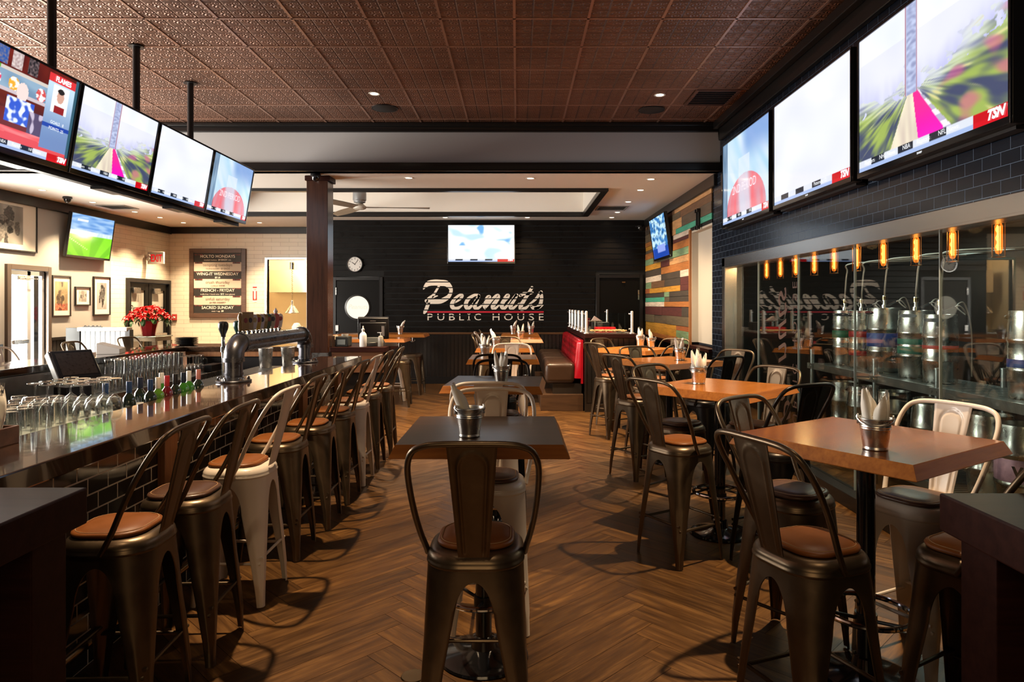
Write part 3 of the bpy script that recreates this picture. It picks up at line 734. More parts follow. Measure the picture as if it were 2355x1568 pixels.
SWAP['silver'] = {'bronze_metal': 'galvanised_steel'}
def yaw(fx, fy): return math.atan2(-fx, fy)
STOOLS = []
SP = [None]
PED = [(-.158, 3.20), (-.165, 5.22), (-.155, 7.60), (-.17, 9.42), (.05, 11.25), (.05, 12.9), (1.539, 3.015), (1.459, 4.92), (1.594, 7.173), (1.60, 9.1)]
def settle(x, y, fx, fy):
    """slide a stool back from a table until its feet clear the round base"""
    n = math.hypot(fx, fy); fx, fy = fx/n, fy/n
    for _ in range(60):
        ok = True
        for sx in (-.185, .185):
            for sy in (-.185, .185):
                px, py = x+sx*fy+sy*fx, y-sx*fx+sy*fy
                if any(math.hypot(px-a, py-b) < .252 for a, b in PED): ok = False
        for a, b in PED:
            lx, ly = abs((a-x)*fy-(b-y)*fx), abs((a-x)*fx+(b-y)*fy)
            if (abs(ly-.182) < .06 and lx < .2) or (abs(lx-.182) < .06 and ly < .2): ok = False
        if ok: break
        x -= fx*.006; y -= fy*.006
    return x, y
def stool(x, y, fx, fy, label, swap=None, group=None):
    x, y = settle(x, y, fx, fy)
    if SP[0] is None:
        SP[0] = stool_proto(label); SP[0].location = (x, y, 0); SP[0].rotation_euler.z = yaw(fx, fy)
        return SP[0]
    return dup(SP[0], (x, y, 0), yaw(fx, fy), label, group, swap)
# the one seen from behind at the nearest table of the middle row
stool(-.157, 2.63, 0, 1, 'bronze bar stool with its back to us at the nearest aisle table')
bar = [(-1.601, 2.76, None, 'bronze bar stool nearest us along the bar'), (-1.585, 3.28, 'dseat', 'dark bronze bar stool second from us along the bar, between bronze and white stools'),
       (-1.579, 3.90, 'white', 'nearer of two white bar stools along the bar'), (-1.60, 4.56, None, 'bronze bar stool just beyond the nearer white stool at the bar'),
       (-1.576, 5.17, None, 'bronze bar stool fifth from us along the bar'), (-1.576, 5.80, None, 'bronze bar stool just before the farther white stool at the bar'),
       (-1.578, 6.37, 'white', 'farther of two white bar stools along the bar'), (-1.582, 7.0, None, 'bronze bar stool just beyond the farther white stool at the bar'), (-1.56, 7.58, None, 'last bronze bar stool at the far end of the bar')]
for i, (x, y, s, lb) in enumerate(bar): stool(x, y, -1, random.uniform(-.05, .05), lb, s)
tab = [
    (-.14, 3.50, 0, -1, 'white_dark', 'white bar stool with dark seat facing us across the nearest aisle table'),
    (-.178, 4.45, 0, 1, 'white', 'white bar stool with its back to us before the second aisle table'),
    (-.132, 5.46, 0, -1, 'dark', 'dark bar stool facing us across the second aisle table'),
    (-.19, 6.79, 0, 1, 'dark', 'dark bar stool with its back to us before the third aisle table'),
    (-.067, 7.77, 0, -1, 'white', 'white bar stool facing us across the third aisle table'),
    (-.187, 9.60, 0, -1, None, 'bronze bar stool facing us across the fourth aisle table'),
    (-.43, 10.9, 1, -.05, None, 'bronze bar stool seen side-on, nearest of three beside the far aisle tables'),
    (-.46, 11.9, 1, 0, 'white', 'white bar stool seen side-on beside the far aisle tables'),
    (-.43, 12.85, 1, .05, None, 'bronze bar stool seen side-on by the end wall wainscot'),
    (1.10, 2.57, .93, .37, None, 'bronze bar stool with its back to us at the nearest cherry table'),
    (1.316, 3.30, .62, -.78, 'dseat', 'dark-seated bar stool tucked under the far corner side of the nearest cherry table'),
    (1.86, 3.18, -.89, -.45, 'white_dark', 'white bar stool at the nearest cherry table, against the keg room glass'),
    (1.69, 2.50, -.50, .86, None, 'bronze bar stool half hidden behind the dark wooden post by the nearest cherry table'),
    (1.065, 4.487, .85, .52, None, 'bronze bar stool on the aisle side of the second cherry table'),
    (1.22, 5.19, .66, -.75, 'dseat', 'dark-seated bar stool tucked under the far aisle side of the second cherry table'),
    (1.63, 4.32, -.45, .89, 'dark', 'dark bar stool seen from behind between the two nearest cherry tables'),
    (1.765, 5.11, -.85, -.53, None, 'bronze bar stool at the second cherry table, against the keg room glass'),
    (1.16, 6.58, .85, .52, None, 'bronze bar stool on the aisle side of the third cherry table'),
    (1.80, 6.50, -.545, .839, 'dark', 'dark bar stool seen from behind at the third cherry table, behind a napkin bucket'),
    (2.02, 6.98, -.84, -.545, None, 'bronze bar stool at the third cherry table, in front of the steel jamb'),
    (1.45, 7.50, .40, -.92, None, 'bronze bar stool facing us across the third cherry table'),
    (1.17, 8.56, .86, .51, None, 'pale-lit bronze bar stool on the aisle side of the farthest cherry table'),
    (1.345, 9.355, .707, -.707, None, 'bronze bar stool at the farthest cherry table, in front of the salad counter'),
    (1.86, 9.15, -.707, -.707, None, 'bronze bar stool at the farthest cherry table, below the plank wall'),
    (1.70, 8.28, -.707, .707, None, 'bronze bar stool seen from behind between the two farthest cherry tables'),
    (-5.42, 6.35, 1, 0, None, 'bronze bar stool nearest us on the far side of the bar, half cut off'),
    (-5.46, 7.55, 1, .1, 'white', 'sunlit white bar stool across the bar before the glass street door'),
    (-5.44, 8.75, 1, .05, None, 'bronze bar stool across the bar behind the tilted till screen'),
    (-5.44, 9.95, 1, -.1, None, 'bronze bar stool across the bar before the sunlit half wall'),
]
for x, y, fx, fy, s, lb in tab: stool(x, y, fx, fy, lb, s)
bl = [(-1.93, 11.10, None, 'backless metal stool nearest us under the high tables near the clock'), (-1.93, 12.58, None, 'dark backless metal stool beside the beadboard end wall'), (-2.10, 11.82, 'white', 'pale backless stool half hidden behind the nearest backless stool')]
for x, y, s, lb in bl:
    dup(SP[0], (x, y, 0), random.uniform(-.1, .1), lb, None, s, skip=('backrest', 'back_frame', 'seat_pad', 'stitching'))

# ------------------------------------------------------------------ pedestal tables
def table(x, y, half, rot, ztop, label, topm, edgem, group=None, hx=None, ring=True):
    t = thing('pedestal_table', label, 'table', (x, y, 0), rot, group); hx = hx or half
    top = MB(); a = .026
    vs = []
    for k, (dx, z) in enumerate(((-.02, ztop-.056), (a-.004, ztop-.056), (a, ztop-.052), (.002, ztop-.003), (0, ztop))):
        vs += [(-hx-dx, -half-dx, z), (hx+dx, -half-dx, z), (hx+dx, half+dx, z), (-hx-dx, half+dx, z)]
    fs = [(i*4+j, i*4+(j+1) % 4, (i+1)*4+(j+1) % 4, (i+1)*4+j) for i in range(4) for j in range(4)]
    top.add(vs, fs, 1); top.add(vs[-4:], [(0, 1, 2, 3)], 0); top.add(vs[:4], [(3, 2, 1, 0)], 1)
    top.build('tabletop', [topm, edgem], t, smooth=False)
    MB().cyl((0, 0, .04), (0, 0, ztop-.075), .038, n=20).build('column', BLACKG, t)
    MB().box(-.16, .16, -.03, .03, ztop-.078, ztop-.058).box(-.03, .03, -.16, .16, ztop-.078, ztop-.058).build('top_bracket', BLACK, t, smooth=False)
    MB().lathe([(0, 0), (.204, 0), (.210, .006), (.206, .016), (.17, .028), (.11, .036), (.06, .05), (.05, .10), (.038, .105)], 40).build('base', BLACKG, t)
    if ring:
        m = MB().tube([(.185*math.cos(2*PI*i/40), .185*math.sin(2*PI*i/40), .30) for i in range(40)], .0125, 10, True).build('foot_ring', CHROME, t)
        s = MB()
        for i in range(3):
            c, sn = math.cos(2*PI*i/3+.4), math.sin(2*PI*i/3+.4); s.cyl((.03*c, .03*sn, .265), (.18*c, .18*sn, .298), .008, n=8)
        s.cyl((0, 0, .24), (0, 0, .29), .046, n=20)
        s.build('ring_support', BLACK, m)
    return t
def purse_hook(t, x, y, z, rz):
    mb = MB(); mb.cyl((0, 0, 0), (0, 0, -.07), .005, n=6); mb.box(-.02, .02, -.004, .004, -.02, -.013)
    mb.tube([(.045*math.cos(PI+PI*i/8), 0, -.045+.035*math.sin(PI+PI*i/8)) for i in range(9)], .005, 6)
    mb.build('purse_hook', GALV, t, loc=(x, y, z), rot=(0, 0, rz))
TBL = {}
TBL['A1'] = table(-.158, 3.20, .36, 0, 1.067, 'square dark-topped high table nearest us in the aisle row', TOP_DARK, EDGE, hx=.35)
TBL['A2'] = table(-.165, 5.22, .345, R(-4), 1.067, 'square dark-topped high table second from us in the aisle row', TOP_DARK, EDGE)
TBL['A3'] = table(-.155, 7.60, .345, 0, 1.067, 'square dark-topped high table third from us in the aisle row', TOP_DARK, EDGE, hx=.365)
TBL['A4'] = table(-.17, 9.42, .34, 0, 1.067, 'cherry-edged high table fourth from us in the aisle row', TOP_DARK, EDGE, hx=.37)
TBL['A5'] = table(.05, 11.25, .34, 0, 1.09, 'cherry high table second from the end wall in the aisle row', TOP_RED, EDGE)
TBL['A6'] = table(.05, 12.9, .34, 0, 1.10, 'cherry high table closest to the end wall in the aisle row', TOP_RED, EDGE)
TBL['C1'] = table(1.539, 3.015, .385, R(34.2), 1.067, 'cherry high table nearest us beside the keg room glass', woodm('cherry_dark_top', (.12, .034, .007), (.22, .068, .013), .22, .15, spec=.35), EDGE)
TBL['C2'] = table(1.459, 4.92, .38, R(45), 1.067, 'bright cherry high table second from us beside the keg room', TOP_RED, EDGE)
TBL['C3'] = table(1.594, 7.173, .385, R(33), 1.067, 'cherry high table third from us beside the keg room', TOP_RED, EDGE)
TBL['C4'] = table(1.60, 9.1, .385, R(45), 1.067, 'cherry high table farthest from us, before the salad counter', TOP_RED, EDGE)
purse_hook(TBL['C1'], .36, -.25, 1.01, 0)
t = TBL['D1'] = table(-2.55, 12.85, .33, 0, 1.10, 'long cherry high table against the end wall below the clock', TOP_RED, EDGE, hx=.83, ring=False)
for x in (.35, .62): purse_hook(t, x, -.30, 1.045, 0)
t = TBL['D2'] = table(-2.48, 11.35, .33, 0, 1.09, 'cherry high table in front of the long table near the clock', TOP_RED, EDGE, hx=.64, ring=False)
for x in (.25, .56): purse_hook(t, x, -.30, 1.035, 0)

# ------------------------------------------------------------------ napkin buckets and rolled napkins
def bucket_proto():
    t = thing('metal_bucket', 'x', 'bucket')
    MB().lathe([(0, 0), (.043, 0), (.0465, .003), (.047, .008), (.0455, .012), (.055, .082), (.0585, .086), (.0575, .090), (.0595, .094), (.0585, .098), (.0625, .122), (.0655, .124), (.0655, .128), (.062, .128), (.058, .10), (.046, .014), (0, .012)], 36).build('pail', GALV, t)
    for sgn in (-1, 1):
        MB().box(sgn*.064-.004, sgn*.064+.004, -.012, .012, .100, .140).build('ear', GALV, t, bevel=.003)
    pts = [(.069*math.cos(PI*i/16), -.035*math.sin(PI*i/16)*1.9, .130-.028*math.sin(PI*i/16)) for i in range(17)]
    MB().tube(pts, .0022, 6).build('bail_handle', STEEL, t)
    return t
BK = bucket_proto(); BKUSED = [False]
def roll_proto():
    t = thing('rolled_napkin', 'x', 'napkin')
    def fn(u, v):
        a = 2*PI*u; q = max(0, min(1, (v-.15)/.5)); r = (.0150+.0070*q*q*(3-2*q))*(1-.45*max(0, (v-.72)/.28)**1.5)+.0022*math.sin(2*a+4*v)*(.2+v)+.0014*math.sin(5*a)*v
        z = v*.185+(.024*math.cos(a+.6)*v**4)
        return (r*math.cos(a)*1.05, r*math.sin(a)*.85, z)
    m = MB().grid(fn, 20, 14, closeu=True); m.add([fn(i/20, 0) for i in range(20)], [tuple(range(19, -1, -1))]); m.add([fn(i/20, 1) for i in range(20)], [tuple(range(20))])
    m.build('napkin', NAPKIN, t)
    MB().lathe([(.0185, .070), (.0205, .071), (.0205, .092), (.0185, .093)], 20).build('paper_band', WHITE, t)
    f = MB()
    for i in range(4): f.box(-.009+i*.006-.001, -.009+i*.006+.001, -.001, .001, .185, .215)
    f.box(-.010, .010, -.001, .001, .175, .187)
    f.build('fork_tip', STEEL, t)
    return t
RL = roll_proto(); RLUSED = [False]
def bucket(x, y, z, rz, where, rolls, tall=1.):
    lab = 'small galvanised metal bucket on '+where
    if not BKUSED[0]:
        BK.location = (x, y, z); BK.rotation_euler.z = rz; BK['label'] = lab; BKUSED[0] = True; b = BK
    else: b = dup(BK, (x, y, z), rz, lab)
    if tall != 1.: b.scale = (1, 1, tall)
    n = len(rolls); off = {1: -.022, 2: .018, 3: .0195, 4: .0235}[n]; cap_ = {1: 27, 2: 8.5, 3: 7.5, 4: 6.2}[n]
    for i, (az, tilt, dz) in enumerate(rolls):
        # lower end rests inside the pail, the roll leans outwards towards az
        tilt = min(tilt, R(cap_)); ex, ey = math.cos(az), math.sin(az); q = Vector((ex*math.sin(tilt), ey*math.sin(tilt), math.cos(tilt))).to_track_quat('Z', 'Y').to_euler()
        lx, ly = x+ex*off, y+ey*off
        lab = ('rolled napkin in the bucket on ' if n == 1 else 'one napkin roll in the bucket on ')+where; g = None if n == 1 else 'rolled napkins in the bucket on '+where
        rr_ = None
        if not RLUSED[0]:
            RL.location = (lx, ly, z+.020*tall+dz); RL.rotation_euler = q; RL['label'] = lab; RLUSED[0] = True
            if g: RL['group'] = g
        else: rr_ = dup(RL, (lx, ly, z+.020*tall+dz), 0, lab, g, rot=q)
        (RL if rr_ is None else rr_).scale = (1.3, 1.3, 1.1) if n == 1 else (1, 1, 1)
bucket(-.212, 3.021, 1.0672, R(15), 'the nearest aisle table', [(R(170), R(24), .0)])
bucket(-.12, 5.085, 1.0672, R(0), 'the second aisle table', [(R(80), R(5), 0), (R(200), R(8), .01), (R(320), R(6), .0)])
bucket(-.371, 7.83, 1.0672, R(10), 'the third aisle table', [(R(20), R(10), .0), (R(140), R(9), .015), (R(260), R(8), .0)])
bucket(-.30, 9.50, 1.0672, R(30), 'the fourth aisle table', [(R(150), R(26), .01)])
bucket(.05, 11.10, 1.0902, R(30), 'the cherry table second from the end wall', [(R(20), R(24), .02), (R(200), R(8), .0)])
bucket(-.08, 12.75, 1.1002, R(60), 'the table closest to the end wall, clock side', [(R(10), R(22), .02)], 1.15)
bucket(.25, 12.70, 1.1002, R(20), 'the table closest to the end wall, bench side', [(R(170), R(12), .0), (R(350), R(10), .01)], 1.15)
bucket(1.441, 2.749, 1.0672, R(-25), 'the nearest cherry table', [(R(180), R(13), .02), (R(0), R(12), .005), (R(270), R(8), -.0), (R(90), R(6), .015)])
bucket(1.328, 5.002, 1.0672, R(-60), 'the second cherry table', [(R(80), R(10), .03), (R(-10), R(16), .0), (R(170), R(6), .02), (R(260), R(8), .0)])
bucket(1.70, 7.13, 1.0672, R(-60), 'the third cherry table', [(R(165), R(30), .01), (R(45), R(10), -.0), (R(285), R(6), -.0)])
bucket(1.66, 9.22, 1.0672, R(40), 'the farthest cherry table, taller of two', [(R(100), R(8), .04), (R(280), R(10), .03)], 1.25)
bucket(1.80, 9.20, 1.0672, R(10), 'the farthest cherry table, the emptier of two', [(R(150), R(10), .0)], 1.05)
bucket(-2.18, 12.70, 1.1002, R(20), 'the long table below the clock', [(R(10), R(28), .03)], 1.15)
bucket(-2.42, 11.30, 1.0902, R(20), 'the table beside the till counter', [(R(150), R(10), .0), (R(330), R(12), .0)], 1.15)
for nm, x, y in (('second', 1.318, 4.985), ('third', 1.69, 7.11)):
    pass
# ------------------------------------------------------------------ the bar
BZ = 1.067
# front counter: top, tiled front, wood pilasters, foot rail
bf = thing('bar_counter', 'long bar with a glossy dark wood top and a black tiled front', 'bar counter', (-2.0, 4.6, 0))
B0 = lambda mb: local(mb, (-2.0, 4.6, 0))
B0(MB().box(-2.217, -1.754, 2.20, 7.69, .99, BZ)).build('bar_top', BARWOOD, bf, smooth=False, bevel=.006)
B0(MB().box(-2.10, -1.968, 2.20, 7.62, 0, .989)).build('tiled_front', M_BARTILE, bf, smooth=False)
pil = MB()
for y in (2.6, 3.8, 5.0, 6.2, 7.4):
    B0(MB().box(-1.968, -1.925, y-.07, y+.07, .34, .989)).build('pilaster', ORANGEWOOD, bf, smooth=False, bevel=.004)
B0(MB().tube([(-1.845, 2.2, .20), (-1.845, 7.6, .20)], .025, 14)).build('foot_rail', BRASS, bf)
for y in (2.3, 3.35, 4.7, 6.05, 7.35):
    B0(MB().cyl((-1.968, y, .20), (-1.845, y, .20), .012, n=10).cyl((-1.845, y, .0), (-1.845, y, .19), .012, n=10).cyl((-1.845, y, 0), (-1.845, y, .012), .04, n=16)).build('rail_bracket', BRASS, bf)
B0(MB().box(-2.62, -2.217, 2.20, 3.98, .985, 1.03).box(-2.62, -2.217, 3.98, 4.95, .82, .87).box(-2.217-.012, -2.217, 3.98, 4.95, .87, .99)).build('glass_ledge', LEDGE, bf, smooth=False, bevel=.004)
B0(MB().box(-2.75, -2.217, 4.97, 7.3, .95, .99)).build('drip_tray', STEELD, bf, smooth=False, bevel=.004)
gr = MB()
for i in range(44): gr.box(-2.74, -2.26, 5.0+i*.052, 5.012+i*.052, .99, .998)
B0(gr).build('drip_grille', STEELD, bf, smooth=False)
B0(MB().box(-2.10, -2.06, 2.20, 7.6, 0, .98).box(-2.62, -2.10, 2.20, 7.3, .0, .80)).build('bar_back', BLACK, bf, smooth=False)
# far run and end run of the U-shaped bar
fb = thing('bar_counter', 'far run of the bar with wood top under the poinsettia reflections', 'bar counter', (-4.9, 7, 0))
local(MB().box(-5.18, -4.60, 3.2, 9.43, .995, BZ), (-4.9, 7, 0)).build('bar_top', BARWOOD, fb, smooth=False, bevel=.008)
local(MB().box(-4.98, -4.66, 3.2, 9.43, 0, .994), (-4.9, 7, 0)).build('bar_front', BLACK, fb, smooth=False)
local(MB().box(-4.60, -3.98, 4.6, 9.36, .735, .77).box(-3.98, -3.95, 4.6, 9.36, .69, .775), (-4.9, 7, 0)).build('work_counter', STEEL, fb, smooth=False, bevel=.004)
local(MB().box(-4.64, -4.05, 4.6, 6.95, .0, .73).box(-4.64, -4.05, 7.9, 9.36, 0, .73), (-4.9, 7, 0)).build('cabinet', BLACK, fb, smooth=False)
c1 = local(MB().box(-4.05, -3.985, 6.96, 7.88, .05, .68), (-4.9, 7, 0)).build('cooler_door', STEELD, fb, smooth=False, bevel=.004)
local(MB().box(-3.985, -3.98, 7.55, 7.72, .60, .65), (-4.9, 7, 0)).build('badge', pm('red_badge', (.35, .02, .02), .4), c1, smooth=False)
local(MB().box(-4.61, -4.585, 4.6, 9.36, .772, .992), (-4.9, 7, 0)).build('backsplash', STEELD, fb, smooth=False)
eb = thing('bar_counter', 'end run of the bar with orange wood fascia below the specials board', 'bar counter', (-3.4, 9.8, 0))
local(MB().box(-5.18, -2.95, 9.435, 10.2, 1.0, BZ), (-3.4, 9.8, 0)).build('bar_top', BARWOOD, eb, smooth=False, bevel=.008)
local(MB().box(-4.60, -2.95, 9.46, 9.50, .93, .999).box(-5.10, -2.95, 9.90, 10.0, 0, .999), (-3.4, 9.8, 0)).build('fascia', ORANGEWOOD, eb, smooth=False)
local(MB().box(-4.60, -2.95, 9.50, 9.55, 0, .93), (-3.4, 9.8, 0)).build('bar_front', BLACK, eb, smooth=False)
# till counter beside the column
tc = thing('till_counter', 'dark wood till counter between the column and the aisle', 'counter', (-2.2, 9.7, 0))
local(MB().box(-2.56, -1.80, 9.30, 10.30, 1.0, BZ), (-2.2, 9.7, 0)).build('counter_top', DARKWOOD, tc, smooth=False, bevel=.006)
local(MB().box(-2.54, -1.84, 9.33, 9.40, .72, .999), (-2.2, 9.7, 0)).build('front_panel', woodm('till_wood', (.10, .04, .018), (.17, .07, .03), .35), tc, smooth=False)
local(MB().box(-2.52, -1.86, 9.42, 10.25, 0, .999), (-2.2, 9.7, 0)).build('carcass', M_BEAD, tc, smooth=False)
# column
cl = thing('column', 'square dark-stained wooden column rising from the end of the bar to the ceiling', 'column', (-2.735, 9.46, 0))
MB().box(-.145, .145, -.14, .14, 0, ZL-.07).build('shaft', POSTWOOD, cl, smooth=False, bevel=.004)
MB().box(-.165, .175, -.16, .16, ZL-.07, ZL-.002).build('capital', DARKWOOD, cl, smooth=False, bevel=.006)
MB().box(-.175, .155, -.16, -.1401, .90, .99).build('base_band', STEEL, cl, smooth=False)

# ------------------------------------------------------------------ beer tower of black pipe
bt = thing('beer_tower', 'black iron pipe beer tower arching along the bar top', 'beer tower', (-2.14, 5.15, BZ))
PIPE = pm('pipe_iron', (.10, .10, .115), .28, .9, var=.2, vs=10)
r_, H_, E_ = .064, .285, .115; LY = 1.73
MB().cyl((0, 0, .012), (0, 0, H_-E_), r_, n=28).cyl((0, LY, .012), (0, LY, H_-E_), r_, n=28).cyl((0, E_, H_), (0, LY-E_, H_), r_, n=28).build('pipe', PIPE, bt)
el = []
for y0, s in ((0, 1), (LY, -1)):
    e = MB().tube([(0, y0+s*(E_-E_*math.cos(PI/2*i/8)), H_-E_+E_*math.sin(PI/2*i/8)) for i in range(9)], r_*1.13, 28)
    e.cyl((0, y0, H_-E_-.02), (0, y0, H_-E_+.012), r_*1.24, n=28); e.cyl((0, y0+s*(E_-.012), H_), (0, y0+s*(E_+.02), H_), r_*1.24, n=28)
    e.cyl((0, y0, .05), (0, y0, .07), r_*1.08, n=28)
    e.build('elbow', PIPE, bt)
    f = MB().lathe([(0, 0), (.125, 0), (.128, .004), (.128, .012), (.124, .016), (.075, .016), (.072, .034), (.066, .036)], 36, (0, y0, 0)).build('flange', PIPE, bt)
    for k in range(6):
        a = 2*PI*k/6+.3; MB().cyl((.105*math.cos(a), y0+.105*math.sin(a), .014), (.105*math.cos(a), y0+.105*math.sin(a), .032), .011, n=6).lathe([(.011, .032), (.008, .04), (0, .043)], 10, (.105*math.cos(a), y0+.105*math.sin(a), 0)).build('bolt', CHROME, bt)
TAPC = [('black_tap', (.01, .012, .012)), ('green_tap', (.008, .05, .04)), ('gold_tap', (.30, .17, .05)), ('wood_tap', (.40, .26, .12)), ('kraft_tap', (.45, .33, .2)), ('white_tap', (.72, .68, .72)), ('amber_tap', (.55, .32, .03)), ('pale_tap', (.66, .60, .66)), ('bronze_tap', (.30, .17, .04)), ('darkgreen_tap', (.01, .06, .03)), ('sand_tap', (.50, .42, .30)), ('red_tap', (.42, .01, .03)), ('cream_tap', (.74, .70, .68))]
kinds = ['round', 'round', 'slim', 'flat', 'flat', 'paddle', 'paddle', 'paddle', 'paddle', 'paddle', 'paddle', 'spike', 'paddle']
desc = ['black bulb', 'dark green bulb', 'gold topped', 'brown engraved', 'pale wood block', 'white paddle', 'amber paddle', 'lilac white paddle', 'bronze paddle', 'dark green paddle', 'sand paddle', 'red paddle with white spike', 'cream paddle']
pos = ['first of the row, standing apart', 'second of the row', 'third of the row', 'fourth of the row', 'fifth of the row', 'sixth of the row', 'seventh of the row', 'eighth of the row', 'ninth of the row', 'tenth of the row', 'eleventh of the row', 'second last of the row', 'last of the row']
for i in range(13):
    y = [5.43, 5.72, 5.58, 5.66, 5.76, 5.86, 5.95, 6.03, 6.11, 6.20, 6.30, 6.40, 6.50][i]
    m = pm(*TAPC[i], .3, coat=.3); k = kinds[i]; bx = 0 if i < 2 else -.055
    if i < 2:
        t = thing('beer_tap', ['black', 'dark green'][i]+' bulb-handled tap on its own chrome stem by the pipe tower', 'beer tap', (-2.34, y, .9985), R(-20)); t.scale = (1, 1, 1.09)
        MB().cyl((0, 0, 0), (0, 0, .36), .013, n=12).lathe([(0, 0), (.035, 0), (.035, .008), (.014, .012)], 18).cyl((0, 0, .25), (0, 0, .29), .021, n=12).cyl((0, 0, .26), (.05, -.02, .235), .009, n=8).build('stem', CHROME, t)
        MB().lathe([(0, .36), (.018, .36), (.02, .38), (.035, .415), (.04, .44), (.038, .46), (.026, .472), (0, .475)], 16).build('handle', m, t); continue
    t = MB().cyl((.045, 0, 0), (-.06, 0, .01), .013, n=10).cyl((-.055, 0, .0), (-.055, 0, .075), .012, n=10).cyl((-.055, 0, .0), (-.075, 0, -.05), .009, n=10).lathe([(0, .06), (.018, .064), (.018, .075), (0, .08)], 12, (-.055, 0, 0)).build('tap', CHROME, bt, loc=(-2.222+2.14, y-5.15, .285), rot=(0, 0, R(-20)))
    mb = MB(); em = pm('tap_emblem_'+str(i % 3), [(.25, .03, .04), (.03, .03, .06), (.5, .4, .2)][i % 3], .5)
    if k == 'slim': mb.lathe([(0, .08), (.014, .08), (.018, .12), (.014, .16), (.022, .19), (.012, .225), (0, .23)], 14, (bx, 0, 0))
    elif k == 'flat': mb.box(bx-.018, bx+.018, -.038, .038, .08, .235)
    else:
        pts = [(-.02, .08), (.02, .08), (.038, .15), (.04, .18), (.03, .205), (0, .215), (-.03, .205), (-.04, .18), (-.038, .15)]
        mb.prism(pts, -.014, .014, 0, plane_M((bx, 0, 0), (0, 1, 0), (0, 0, 1)))
    if k == 'spike': mb.lathe([(0, .21), (.014, .215), (.02, .235), (0, .27)], 12, (bx, 0, 0), 1)
    if k in ('paddle', 'flat'): mb.cyl((bx+.013, 0, .165), (bx+.0205, 0, .165), .022, n=16, mi=1)
    hd = mb.build('handle', [m, MATS['white_tap'] if k == 'spike' else em], t, bevel=.004)
    hd['label'] = desc[i]+' tap handle'

# ------------------------------------------------------------------ glassware
def hb_proto(name, lab, cat, prof):
    t = MB().lathe(prof, 20).build(name, GLASS); tag(t, lab, cat); return t
tumb = [(0, 0), (.030, 0), (.034, .003), (.036, .02), (.041, .145), (.0425, .15), (.041, .151), (.0392, .148), (.0335, .016), (.028, .012), (0, .012)]
up = [(r, .151-z) for r, z in tumb]           # standing on its rim
TG = hb_proto('tumbler_glass', 'x', 'glass', list(reversed(up)))
first = [True]
def put(proto, name_first, x, y, z, lab, group, rz=0, s=1.):
    if name_first not in USED:
        USED.add(name_first); o = proto; o.location = (x, y, z); o['label'] = lab; o['group'] = group
    else:
        o = dup(proto, (x, y, z), rz, lab, group)
    if s != 1.: o.scale = (s, s, s)
    return o
USED = set()
k = 0
for i in range(7):
    for j in range(4):
        y = 2.86+i*.10; x = -2.275-j*.092
        if j == 3 and i % 2: continue
        put(TG, 'tumbler', x+random.uniform(-.004, .004), y+random.uniform(-.004, .004)+.04*(j % 2), 1.0305, 'upturned clear tumbler in the cluster nearest us on the bar ledge', 'upturned tumblers on the bar ledge')
wp = [(0, .205), (.034, .205), (.036, .203), (.034, .200), (.006, .194), (.0042, .18), (.0042, .12), (.010, .112), (.030, .095), (.042, .065), (.043, .04), (.036, .002), (.0345, .0), (.0338, .002), (.041, .04), (.040, .064), (.028, .093), (0, .106)]
WG = hb_proto('wine_glass', 'x', 'glass', wp)
for i in range(5):
    for j in range(4):
        y = 3.58+i*.098; x = -2.27-j*.09
        if y > 3.93: continue
        put(WG, 'wine', x+random.uniform(-.006, .006), y+.045*(j % 2)-.03, 1.0305, 'upturned clear wine glass between the tumblers and the bottles', 'upturned wine glasses on the bar ledge')
# glasses stacked two high on the work counter of the far run
for lay in range(2):
    for i in range(14):
        for j in range(3):
            y = 6.82+i*.115; x = -4.10-j*.10
            if lay == 1 and (i < 3): continue
            put(TG, 'tumbler', x, y, .7705+lay*.153, 'upturned tumbler in the double layer on the far work counter', 'tumblers stacked on the far work counter')
for i in range(4):
    for j in range(2):
        put(WG, 'wine', -4.08-j*.1, 8.49+i*.10, .7705, 'upturned wine glass past the stacked tumblers on the work counter', 'wine glasses on the far work counter', 0, 1.15)
pt_ = tag(MB().lathe([(0, 0), (.055, 0), (.06, .005), (.062, .02), (.07, .17), (.073, .19), (.070, .19), (.066, .17), (.058, .015), (0, .01)], 24).tube(crom([(.064, 0, .16), (.11, 0, .15), (.115, 0, .09), (.064, 0, .05)], 5), .008, 8).build('water_jug', GLASS, loc=(-4.30, 9.20, .7705)), 'clear jug with a handle on the work counter beside the beer tower', 'jug')
tag(box('bar_caddy', BLACK, -4.12, -3.98, 8.62+.0, 8.98, .776, .86, None, .004), 'low black caddy at the edge of the far work counter', 'caddy')
bpy.data.objects['bar_caddy'].location = (.0, .26, 0)

# ------------------------------------------------------------------ wine bottles in the well
def bottle(x, y, z, glassc, cap, lab, hgt=.31):
    t = thing('wine_bottle', lab, 'bottle', (x, y, z)); k = hgt/.31
    MB().lathe([(0, .002), (.034, 0), (.0375, .006), (.0375, .19*k), (.033, .215*k), (.018, .235*k), (.0145, .245*k), (.0142, .30*k), (.0155, .302*k), (.0155, .308*k), (0, .31*k)], 24).build('body', pm('bottle_'+glassc, {'green': (.02, .10, .012), 'dark': (.008, .014, .010), 'red': (.07, .004, .008), 'clear': (.20, .16, .08), 'lime': (.05, .13, .012)}[glassc], .05, spec=.8, coat=1), t)
    MB().lathe([(.0158, .243*k), (.0162, .25*k), (.0162, .309*k), (.0155, .3125*k), (0, .313*k)], 20).build('capsule', pm('capsule_'+cap, {'blue': (.02, .05, .14), 'navy': (.012, .018, .04), 'white': (.62, .60, .58), 'pink': (.42, .16, .14), 'red': (.4, .02, .03), 'black': (.012, .012, .014), 'cream': (.7, .6, .5)}[cap], .3, .3), t)
    MB().lathe([(.0379, .06), (.0381, .062), (.0381, .155), (.0379, .157)], 24).build('label', WHITE, t)
